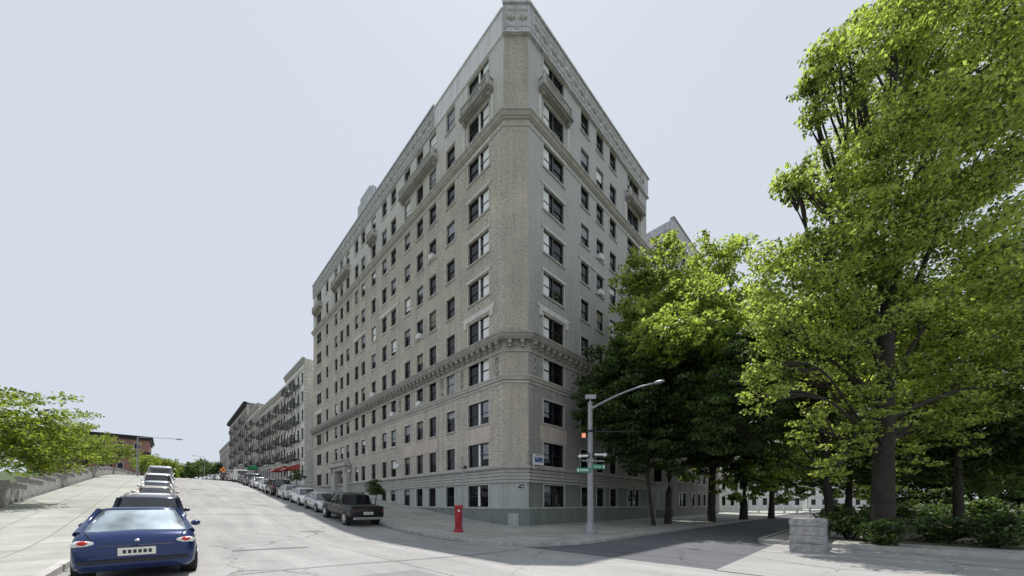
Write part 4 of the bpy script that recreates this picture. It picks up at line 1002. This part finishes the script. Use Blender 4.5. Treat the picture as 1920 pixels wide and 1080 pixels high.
sheet_sign(ow1 + Vector((.55, .1, .05)), Vector((1, .15, 0)), .9, .3, ROOT, 'one_way_sign', M['signblack'], [('arrow', [(x, z - .02) for x, z in arrow], M['signwhite'])])
sheet_sign(ow1 + Vector((-.42, .1, -.02)), Vector((1, -.5, 0)), .7, .3, ROOT, 'one_way_sign', M['signblack'], [('arrow', [(-x * .8, z - .02) for x, z in arrow], M['signwhite'])])
mb = MB(); q = lp + Vector((0, 0, 4.08)); mb.tube([q + Vector((-.5, -.15, 0)), q + Vector((.75, -.15, -.03))], .04, 6); mb.tube([q - Vector((0, 0, .08)), q + Vector((0, 0, .12))], .2, 8); obj('sign_bracket', mb, M['metal'], ROOT)
def letters(s, x0, z0, h, adv):
    out = []
    G = {'W': [[(0, 1), (.15, 1), (.3, .3), (.25, 0), (.15, 0)], [(.3, .3), (.42, .8), (.5, .8), (.42, 0), (.28, 0)], [(.5, .8), (.62, .3), (.68, 0), (.5, 0), (.46, .5)], [(.85, 1), (.7, 1), (.55, .25), (.65, 0), (.72, 0)]],
         '|': [rect(.2, .38, 0, 1)], '-': [rect(.05, .6, .0, .18), rect(.05, .6, .82, 1), rect(.05, .2, .18, .82)], 'T': [rect(.0, .6, .82, 1), rect(.22, .38, 0, .82)]}
    for k, ch in enumerate(s):
        for pl in G.get(ch, []): out.append(('letter', [(x0 + k * adv + x * adv, z0 + z * h) for x, z in pl], M['signwhite']))
    return out
sheet_sign(lp + Vector((-.42, -.2, 3.55)), Vector((1, .05, 0)), .8, .27, ROOT, 'street_name_sign', M['signgreen'],
           [('letter', rect(-.36, -.26, -.08, .08), M['signwhite'])] + [('letter', rect(-.2 + .1 * k, -.14 + .1 * k, -.06, .06), M['signwhite']) for k in range(5)])
sheet_sign(lp + Vector((.45, -.05, 3.75)), Vector((1, .25, 0)), .8, .27, ROOT, 'street_name_sign', M['signgreen'],
           [('letter', rect(.26, .36, -.07, .08), M['signwhite'])] + [('letter', rect(-.3 + .1 * k, -.25 + .1 * k, -.05, .05), M['signwhite']) for k in range(5)])
# ------------------------------------------------------------------ FIRE CALL BOX
cb = LP(-2.4, 5.85, .14); cr = thing('fire_call_box', T(cb), 'worn red fire alarm call box on the corner sidewalk', 'call box')
Fb = frame(cb, dL * -1)
def lb2(x0, x1, y0, y1, z0, z1):
    m = MB(); m2 = MB(); m2.box(x0, x1, y0, y1, z0, z1); m.v = [tuple(Fb @ Vector(v)) for v in m2.v]; m.f = m2.f; m.m = m2.m; return m
mb = MB(); mb.tube([cb, cb + Vector((0, 0, .12)), cb + Vector((0, 0, .2))], [.3, .28, .2], 8); obj('base', mb, M['redbox'], cr)
mb = MB(); mb.tube([cb + Vector((0, 0, .15)), cb + Vector((0, 0, .55)), cb + Vector((0, 0, 1.0)), cb + Vector((0, 0, 1.45))], [.20, .21, .225, .235], 8); obj('body', mb, M['redbox'], cr)
mb = MB(); mb.tube([cb + Vector((0, 0, 1.45)), cb + Vector((0, 0, 1.5)), cb + Vector((0, 0, 1.58))], [.27, .27, .2], 8); obj('cap', mb, M['redbox'], cr)
q = cb + Vector((.06, -.235, 1.25)); obj('call_button', wbox(q, .11, .05, .11), M['signwhite'], cr)
q = cb + Vector((-.0, -.215, .85)); obj('door', wbox(q, .2, .02, .45), M['redbox'], cr)
# thin post behind it
pp = LP(-1.9, 5.2, .14); pr = thing('sign_post', T(pp), 'thin pale pole with small twin fixture behind the red call box', 'post')
mb = MB(); mb.tube([pp, pp + Vector((0, 0, 3.95))], [.05, .04], 8); obj('pole', mb, M['metal'], pr)
obj('fixture', wbox(pp + Vector((-.15, 0, 3.85)), .22, .15, .16), M['metal'], pr); obj('fixture', wbox(pp + Vector((.18, 0, 3.85)), .2, .15, .2), M['iron'], pr)
mb = MB(); mb.tube([pp + Vector((0, 0, 3.9)), pp + Vector((0, 0, 4.5))], .015, 6); obj('antenna', mb, M['iron'], pr)
# parking sign right
pp = RP(15.2, 8.2, .14); pr = thing('parking_sign', T(pp), 'dark parking regulation sign on a thin pole under the trees', 'sign')
mb = MB(); mb.tube([pp, pp + Vector((0, 0, 3.1))], .035, 6); obj('pole', mb, M['iron'], pr); obj('panel', wbox(pp + Vector((0, -.05, 2.3)), .45, .03, 1.1), M['signblack'], pr)
# left street lamp
lpz = LP(56, 21.0, .14); lr = thing('street_lamp', T(lpz), 'distant slender street lamp with long horizontal arm on the left side', 'street lamp')
ztop = 11.6; mb = MB(); top = Vector((lpz.x, lpz.y, ztop)); mb.tube([lpz, top], [.12, .07], 8); obj('pole', mb, M['metal'], lr)
mb = MB(); pts = [top - nL * (4.2 * u) + Vector((0, 0, .25 * math.sin(u * math.pi / 2))) for u in (0, .25, .5, .75, 1)]; mb.tube(pts, .045, 6); obj('arm', mb, M['metal'], lr)
mb = MB(); e = pts[-1]; mb.ell(e + Vector((.3, 0, -.02)), (.55, .3, .12)); obj('lamp_head', mb, M['metal'], lr, smooth=True)
lpz = LP(150, 8.2, .14); lr = thing('street_lamp', T(lpz), 'tiny far street lamp over the right row of parked cars', 'street lamp')
top = lpz + Vector((0, 0, 8.5)); mb = MB(); mb.tube([lpz, top], [.12, .08], 6); obj('pole', mb, M['metal'], lr)
mb = MB(); mb.tube([top, top + nL * 2.5 + Vector((0, 0, .3))], .06, 6); mb.ell(top + nL * 2.8 + Vector((0, 0, .3)), (.5, .4, .14)); obj('arm', mb, M['metal'], lr)
# orange construction sign
pp = LP(104, 7.0, .14); osr = thing('warning_sign', T(pp), 'orange diamond roadwork sign beside the far parked cars', 'sign')
mb = MB(); mb.tube([pp, pp + Vector((0, 0, 3.2))], .05, 6); obj('pole', mb, M['iron'], osr)
mb = MB(); c = pp + Vector((0, -.08, 3.0)); mb.poly([c + Vector((-.95, 0, 0)), c + Vector((0, 0, -.8)), c + Vector((.95, 0, 0)), c + Vector((0, 0, .8))]); obj('panel', mb, M['orange'], osr)
mb = MB(); c = c + Vector((0, -.02, 0)); mb.poly([c + Vector((-.2, 0, -.2)), c + Vector((.2, 0, -.2)), c + Vector((.2, 0, .2)), c + Vector((-.2, 0, .2))]); obj('symbol', mb, M['signblack'], osr)

# ------------------------------------------------------------------ CARS
def section(w, zb, zt, crown=.03):
    h = zt - zb
    return [(0, zb), (w * .86, zb), (w * .97, zb + .08 * h + .03), (w, zb + .35 * h), (w * .995, zb + .62 * h), (w * .965, zb + .86 * h), (w * .90, zt - .02), (w * .8, zt), (0, zt + crown)]
def loft(st):
    mb = MB(); rings = []
    for (x, zb, zt, w) in st:
        s = section(w, zb, zt); ring = [(x, y, z) for y, z in s] + [(x, -y, z) for y, z in s[-2:0:-1]]
        i = len(mb.v); mb.v += ring; rings.append((i, len(ring)))
    for (i, n), (j, _) in zip(rings[:-1], rings[1:]):
        for k in range(n): mb.f.append((i + k, i + (k + 1) % n, j + (k + 1) % n, j + k)); mb.m.append(0)
    i, n = rings[0]; mb.f.append(tuple(range(i, i + n))[::-1]); mb.m.append(0); i, n = rings[-1]; mb.f.append(tuple(range(i, i + n))); mb.m.append(0)
    return mb
KINDS = {
 'sedan': dict(st=[(-2.32, .42, .74, .66), (-2.28, .30, .86, .80), (-2.15, .24, .98, .86), (-1.7, .20, 1.02, .89), (-.9, .19, .99, .90), (.3, .19, .96, .90), (1.0, .19, .95, .90), (1.6, .21, .87, .88), (2.1, .24, .76, .83), (2.28, .30, .66, .76), (2.34, .38, .56, .62)],
               cab=(-1.95, 1.05, -1.15, .25, .96, 1.42, .80, .60), wb=1.36, r=.32, zl=.80),
 'suv': dict(st=[(-2.3, .50, .95, .76), (-2.26, .36, 1.08, .86), (-2.1, .30, 1.13, .90), (-1.2, .27, 1.13, .92), (0, .27, 1.11, .92), (.9, .27, 1.1, .92), (1.5, .28, 1.04, .91), (2.05, .32, .95, .87), (2.25, .38, .84, .8), (2.3, .46, .74, .7)],
             cab=(-2.22, 1.15, -1.98, .45, 1.09, 1.74, .86, .70), wb=1.38, r=.37, zl=.95),
 'van': dict(st=[(-2.6, .50, 1.1, .86), (-2.55, .36, 1.25, .95), (-2.3, .32, 1.28, .98), (-1, .3, 1.28, .98), (.8, .3, 1.25, .98), (1.8, .32, 1.15, .96), (2.3, .34, .98, .9), (2.5, .44, .8, .78)],
             cab=(-2.54, 1.9, -2.4, 1.0, 1.22, 2.1, .93, .82), wb=1.55, r=.36, zl=1.0),
 'pickup': dict(st=[(-2.72, .52, 1.02, .86), (-2.68, .45, 1.10, .92), (-2.4, .42, 1.11, .94), (-1.2, .40, 1.10, .95), (0, .38, 1.1, .95), (1.2, .38, 1.1, .95), (1.9, .4, 1.06, .93), (2.5, .42, .98, .88), (2.66, .5, .88, .8), (2.7, .6, .78, .7)],
                cab=(-1.0, 1.45, -.8, .7, 1.08, 1.66, .86, .72), wb=1.72, r=.39, zl=.88)}
def make_car(kind, paintm, label, world, group=None, glass='cglass', detail=True, cat=None, plateblue=False):
    K = KINDS[kind]; nm = {'sedan': 'parked_car', 'suv': 'parked_suv', 'van': 'parked_van', 'pickup': 'pickup_truck'}[kind]
    root = thing(nm, world, label, cat or {'sedan': 'car', 'suv': 'suv', 'van': 'van', 'pickup': 'pickup truck'}[kind], group)
    body = loft(K['st'])
    bo = obj('body', body, paintm, root, world, smooth=True); me = bo.data
    xr0, xf0, xr1, xf1, z0, z1, w0, w1 = K['cab']; xb = K['st'][0][0]; xf = K['st'][-1][0]
    # greenhouse glass
    g = MB(); nseg = 5
    lo = [(xr0, -w0 * .92), (xr0 + .0, w0 * .92), (xf0, w0 * .9), (xf0, -w0 * .9)]; rows = []
    for k in range(4):
        u = k / 3; e = u ** 1.15; a = xr0 + (xr1 - xr0) * e; b = xf0 + (xf1 - xf0) * e; w = w0 + (w1 - w0) * e; z = z0 + (z1 - z0) * u
        ring = []
        for j in range(6): v = j / 5; ring.append((a - .07 * math.sin(math.pi * v), w * (2 * v - 1), z))
        for j in range(1, 6): v = j / 6; ring.append((a + (b - a) * v, w, z))
        for j in range(6): v = j / 5; ring.append((b + .10 * math.sin(math.pi * v), w * (1 - 2 * v), z))
        for j in range(1, 6): v = j / 6; ring.append((b + (a - b) * v, -w, z))
        rows.append(ring)
    n = len(rows[0])
    for r_ in rows: g.v += r_
    for k in range(3):
        for j in range(n): g.f.append((k * n + j, k * n + (j + 1) % n, (k + 1) * n + (j + 1) % n, (k + 1) * n + j)); g.m.append(0)
    if kind == 'van':
        # panelled rear half: only the front half glazed
        obj('upper_body', g, paintm, root, world, smooth=True)
        gg = MB(); gg.quad((xf0 + .14, -w0 * .85, z0 + .1), (xf0 + .14, w0 * .85, z0 + .1), (xf1 + .16, w1 * .9, z1 - .08), (xf1 + .16, -w1 * .9, z1 - .08))
        gg.quad((xr0 - .09, -w0 * .75, z0 + .22), (xr0 - .09, w0 * .75, z0 + .22), (xr1 - .11, w1 * .85, z1 - .12), (xr1 - .11, -w1 * .85, z1 - .12))
        for s in (-1, 1): gg.quad((.7, s * (w0 + .0), z0 + .12), (1.6, s * (w0 + .0), z0 + .12), (1.15, s * (w1 + .02), z1 - .15), (.7, s * (w1 + .02), z1 - .15))
        obj('window_glass', gg, M[glass], root, world)
    else: obj('window_glass', g, M[glass], root, world, smooth=True)
    rf = MB(); top = rows[3]; i0 = len(rf.v)
    rf.v += [(x * 1.0, y * 1.02, z1 - .03) for x, y, z in top] + [(x * .99, y * .97, z1 + .02) for x, y, z in top] + [((x - (xr1 + xf1) / 2) * .8 + (xr1 + xf1) / 2, y * .7, z1 + .055) for x, y, z in top]
    for k in range(2):
        for j in range(n): rf.f.append((k * n + j, k * n + (j + 1) % n, (k + 1) * n + (j + 1) % n, (k + 1) * n + j)); rf.m.append(0)
    rf.f.append(tuple(2 * n + j for j in range(n))); rf.m.append(0)
    # pillars
    for s in (-1, 1):
        rf.tube([(xr0 + .0, s * (w0 - .0), z0), (xr0 + (xr1 - xr0) * .5, s * (w0 + w1) / 2, (z0 + z1) / 2), (xr1, s * w1, z1)], [.07, .055, .05], 6)
        rf.tube([(xf0, s * w0, z0), (xf1, s * w1, z1)], [.05, .04], 6)
        xm = (xr1 + xf1) / 2 + .05; rf.tube([(xm, s * (w0 + .005), z0), (xm - .02, s * (w1 + .01), z1)], .035, 5)
    obj('roof', rf, paintm, root, world, smooth=True)
    W = max(s[3] for s in K['st'])
    for x in (-K['wb'], K['wb']):
        for s in (-1, 1):
            r = K['r']
            a = MB(); a.tube([(x, s * (W - .26), r + .03), (x, s * (W + .006), r + .03)], r + .06, 20); obj('wheel_arch', a, M['black'], root, world)
            ty = MB(); ty.tube([(x, s * (W - .22), r), (x, s * (W - .03), r), (x, s * (W + .02), r)], [r, r, r * .92], 22); wo = obj('wheel', ty, M['rubber'], root, world)
            rm = MB(); rm.tube([(x, s * (W - .1), r), (x, s * (W + .032), r)], r * .62, 16); obj('rim', rm, M['rim'], wo, world)
            hb = MB(); 
            for q in range(5):
                th = q * 2 * math.pi / 5; hb.ell((x + math.cos(th) * r * .38, s * (W + .034), r + math.sin(th) * r * .38), (r * .12, .006, r * .12), 0, 6, 4)
            obj('rim_hole', hb, M['black'], wo, world)
    zl = K['zl']
    for s in (-1, 1):
        if kind == 'sedan':
            t2 = MB(); t2.ell((xb + .10, s * W * .73, zl - .01), (.095, .20, .085), 0, 14, 8); t2o = obj('tail_light', t2, M['clear_lens'], root, world, smooth=True)
            tl_ = MB(); tl_.ell((xb + .07, s * W * .77, zl + .005), (.075, .10, .055), 0, 12, 8); obj('red_lens', tl_, M['red_lens'], t2o, world, smooth=True)
        else:
            tl_ = MB(); tl_.ell((xb + .08, s * W * .84, zl), (.09, .07, .15), 0, 12, 8); obj('tail_light', tl_, M['red_lens'], root, world, smooth=True)
        hl = MB(); hl.ell((xf - .17, s * W * .70, zl - .14 if kind == 'sedan' else zl - .1), (.16, .17, .08), 0, 12, 8); obj('headlight', hl, M['clear_lens'], root, world, smooth=True)
        mi = MB(); mi.ell((xf0 - .30, s * (W + .09), z0 + .07), (.07, .11, .075), 0, 10, 6); obj('mirror', mi, paintm if kind != 'pickup' else M['black'], root, world, smooth=True)
        dh = MB(); xm = (xr1 + xf1) / 2
        for q in (xm + .12, xm - .85): dh.box(q - .09, q + .09, s * (W - .01) - .015, s * (W - .01) + .015, z0 - .17, z0 - .14)
        obj('door_handle', dh, M['chrome'], root, world)
    def ws(x):
        st = K['st']; return [float(np.interp(x, [q[0] for q in st], [q[k] for q in st])) for k in (1, 2, 3)]
    sm = MB(); xm = (xr1 + xf1) / 2 + .05
    for x in (xm, xf0 - .12, max(xr0 + .55, xm - 1.05)) if kind != 'pickup' else (xm - .75, xf0 - .12, xr0 - .03):
        zb_, zt_, w_ = ws(x)
        for s in (-1, 1): sm.tube([(x, s * (y + .002), z) for y, z in section(w_, zb_, zt_)[2:7]], .008, 4)
    zb_, zt_, w_ = ws(xf0 + .08); ss = section(w_ * .88, zb_, zt_); sm.tube([(xf0 + .12 + .1 * (1 - abs(q) ** 2), q * w_ * .85, zt_ + .03 * (1 - abs(q)) + .002) for q in np.linspace(-1, 1, 9)], .007, 4)
    if kind == 'sedan':
        for s in (-1, 1): sm.tube([(-1.98, s * .70, 1.008), (-2.16, s * .68, .985), (-2.275, s * .60, .87), (-2.31, s * .52, .74)], .008, 4)
        sm.tube([(-2.335, -.52, .735), (-2.345, 0, .735), (-2.335, .52, .735)], .008, 4)
    obj('panel_gaps', sm, M['black'], root, world)
    if kind in ('sedan', 'suv'):
        em = MB(); em.ell((xb + (.02 if kind == 'sedan' else .01), 0, zl + (.03 if kind == 'sedan' else -.02)), (.05, .055, .035), 0, 8, 5); obj('badge', em, M['chrome'], root, world, smooth=True)
        tr = MB(); tr.tube([(xr0 - .03, -w0 * .8, z0 + .03), (xr0 - .075, 0, z0 + .03), (xr0 - .03, w0 * .8, z0 + .03)], .014, 5)
        for s in (-1, 1): tr.tube([(xr0 + .2, s * (w0 + .01), z0 + .015), (xf0 - .15, s * (w0 + .012), z0 + .015)], .012, 5)
        obj('window_trim', tr, M['black'], root, world)
        if kind == 'suv':
            for s in (-1, 1):
                rr_ = MB(); rr_.tube([(xr1 + .1, s * w1 * .85, z1 + .09), (xf1 - .1, s * w1 * .85, z1 + .09)], .022, 6); obj('roof_rail', rr_, M['chrome'], root, world)
    pl = MB(); zz = .62 if kind == 'sedan' else .78; pl.box(xb - .035, xb + .02, -.26, .26, zz - .075, zz + .075); po = obj('licence_plate', pl, M['plate'] if not plateblue else M['signblue'], root, world)
    lt = MB()
    for q in range(6): lt.box(xb - .038, xb - .035, -.2 + q * .07, -.155 + q * .07, zz - .035, zz + .035)
    obj('plate_characters', lt, M['signblack'], po, world)
    bm_ = M['chrome'] if kind == 'pickup' else M['black']
    bp = MB(); bp.box(xb - .05, xb + .15, -W * .84, W * .84, .42, .56 if kind == 'pickup' else .48); obj('bumper', bp, bm_, root, world, bevel=.02)
    bp = MB(); bp.box(xf - .2, xf + .03, -W * .72, W * .72, .36, .46); obj('bumper', bp, bm_, root, world, bevel=.02)
    gr = MB(); gr.box(xf - .12, xf + .012, -.42, .42, .56, .68); obj('grille', gr, M['black'], root, world)
    if kind == 'pickup':
        bd = MB(); bd.box(-2.6, -1.05, -.80, .80, 1.09, 1.135); obj('cargo_bed', bd, M['black'], root, world)
        ed = MB(); 
        for s in (-1, 1): ed.box(-2.66, -1.0, s * .86 - .05, s * .86 + .05, 1.08, 1.16)
        ed.box(-2.71, -2.63, -.86, .86, .62, 1.17); obj('tailgate', ed, paintm, root, world, bevel=.02)
    return root
def carpose(t, n, uphill=True, dz=0):
    p = LP(t, n, dz); s = slope(t); d = Vector((dL.x, dL.y, s)).normalized(); up = Vector((-dL.x * s, -dL.y * s, 1)).normalized()
    if not uphill: d = -d
    y = up.cross(d); return Matrix(((d.x, y.x, up.x, p.x), (d.y, y.y, up.y, p.y), (d.z, y.z, up.z, p.z), (0, 0, 0, 1)))
C = {'jet': plain('truck_black', (.004, .004, .005), .35, 0, .2), 'black': paint('car_black', (.005, .005, .006)), 'silver': paint('car_silver', (.55, .56, .58), .5, .3), 'white': paint('car_white', (.78, .78, .78)), 'blue': paint('car_navy', (.012, .03, .12), .25, .2),
     'dkblue': paint('car_dark_blue', (.012, .02, .055), .2), 'grey': paint('car_grey', (.16, .165, .17), .5), 'maroon': paint('car_maroon', (.14, .02, .02)), 'tan': paint('car_champagne', (.42, .38, .32), .5), 'green': paint('car_dark_green', (.03, .07, .05), .3)}
make_car('pickup', C['jet'], 'black pickup truck parked nearest the corner with chrome rear bumper', carpose(6.2, 8.85) @ Matrix.Scale(1.12, 4), None, glass='pane')
proto = {}
gR = 'cars parked along the right kerb going uphill'
make_car('sedan', C['silver'], 'silver sedan parked just uphill of the black pickup', carpose(12.6, 8.75, False), gR)
make_car('sedan', C['white'], 'white sedan parked second uphill of the black pickup', carpose(17.8, 8.7, False), gR)
make_car('sedan', C['silver'], 'silver sedan between the white sedan and the dark van', carpose(23.2, 8.8, True), gR)
make_car('suv', C['black'], 'black suv with blue plate beneath the red awning', carpose(28.7, 8.85), gR, plateblue=True)
rc = random.Random(3); t = 34.0
names_ = [('sedan', 'white', 'white sedan just uphill of the black suv'), ('sedan', 'silver', 'silver sedan two spaces uphill of the black suv'), ('suv', 'grey', 'grey suv uphill of the two pale sedans'),
          ('sedan', 'black', 'black sedan beside the grey suv uphill'), ('van', 'white', 'white van in the right row below the green awning'), ('sedan', 'tan', 'champagne sedan in the right row above the white van'),
          ('sedan', 'maroon', 'maroon sedan in the right row'), ('suv', 'black', 'second black suv high in the right row'), ('sedan', 'white', 'white sedan by the orange diamond sign'),
          ('sedan', 'green', 'dark green sedan beyond the orange diamond sign'), ('sedan', 'silver', 'small silver sedan near the crest in the right row'), ('suv', 'white', 'white suv near the crest in the right row'),
          ('sedan', 'grey', 'grey sedan near the crest in the right row'), ('sedan', 'white', 'last white sedan of the right row at the crest')]
for kd, cl_, lb_ in names_:
    make_car(kd, C[cl_], lb_, carpose(t, 8.8 + rc.uniform(-.08, .08), rc.random() < .5), gR); t += 6.0 if t < 70 else 8.5
gL = 'cars parked along the left kerb going uphill'
make_car('sedan', C['blue'], 'navy blue sedan seen from behind, closest car at bottom left', carpose(-6.6, 18.36), gL, glass='cglass_b')
make_car('suv', C['dkblue'], 'dark blue suv directly ahead of the navy sedan', carpose(.0, 18.36), gL)
lefts = [('sedan', 'white', 'white sedan ahead of the dark blue suv'), ('sedan', 'tan', 'champagne sedan third ahead in the left row'), ('sedan', 'silver', 'silver sedan fourth ahead in the left row'), ('suv', 'white', 'white suv in the left row'),
         ('sedan', 'grey', 'grey sedan in the left row below the trees'), ('van', 'silver', 'silver van in the left row below the trees'), ('sedan', 'maroon', 'maroon sedan in the left row'), ('suv', 'black', 'black suv far up the left row'),
         ('sedan', 'white', 'farthest white sedan of the left row')]
t = 5.9
for kd, cl_, lb_ in lefts:
    make_car(kd, C[cl_], lb_, carpose(t, 18.4 + rc.uniform(-.06, .06)), gL); t += 5.9

# ------------------------------------------------------------------ LIGHT, SKY, CAMERA
EL = R(68); AZ = R(-2)      # sun ahead of the camera, just behind the building
sd = Vector((math.sin(AZ) * math.cos(EL), math.cos(AZ) * math.cos(EL), math.sin(EL)))
ld = bpy.data.lights.new('sun', 'SUN'); ld.energy = 5.0; ld.angle = R(.5); ld.color = (1, .96, .9)
lo = bpy.data.objects.new('sun', ld); lo.rotation_euler = (-sd).to_track_quat('-Z', 'Y').to_euler(); COL.objects.link(lo)
w = bpy.data.worlds.new('World'); S.world = w; w.use_nodes = True; nt = w.node_tree; bg = nt.nodes['Background']
sky = nt.nodes.new('ShaderNodeTexSky'); sky.sky_type = 'NISHITA'; sky.sun_disc = False; sky.sun_elevation = EL; sky.sun_rotation = AZ
sky.air_density = 1.0; sky.dust_density = 3.0; sky.ozone_density = 1.0
hs = nt.nodes.new('ShaderNodeHueSaturation'); hs.inputs['Saturation'].default_value = .35; nt.links.new(sky.outputs[0], hs.inputs['Color'])
mx = nt.nodes.new('ShaderNodeMix'); mx.data_type = 'RGBA'; mx.inputs[0].default_value = .96; nt.links.new(hs.outputs[0], mx.inputs[6]); mx.inputs[7].default_value = (5.05, 5.55, 6.2, 1)
nt.links.new(mx.outputs[2], bg.inputs[0]); bg.inputs['Strength'].default_value = .13
cd = bpy.data.cameras.new('camera'); co = bpy.data.objects.new('camera', cd); COL.objects.link(co); S.camera = co
cd.sensor_width = 36; cd.lens = F / 1920 * 36; cd.shift_y = (HY - 540) / 1920; cd.clip_end = 8000; cd.clip_start = .1
co.location = (0, 0, EYE); co.rotation_euler = (math.pi / 2, 0, 0)
S.view_settings.view_transform = 'Standard'; S.view_settings.look = 'None'; S.view_settings.exposure = 0
S.cycles.max_bounces = 8; S.cycles.diffuse_bounces = 3; S.cycles.transmission_bounces = 4
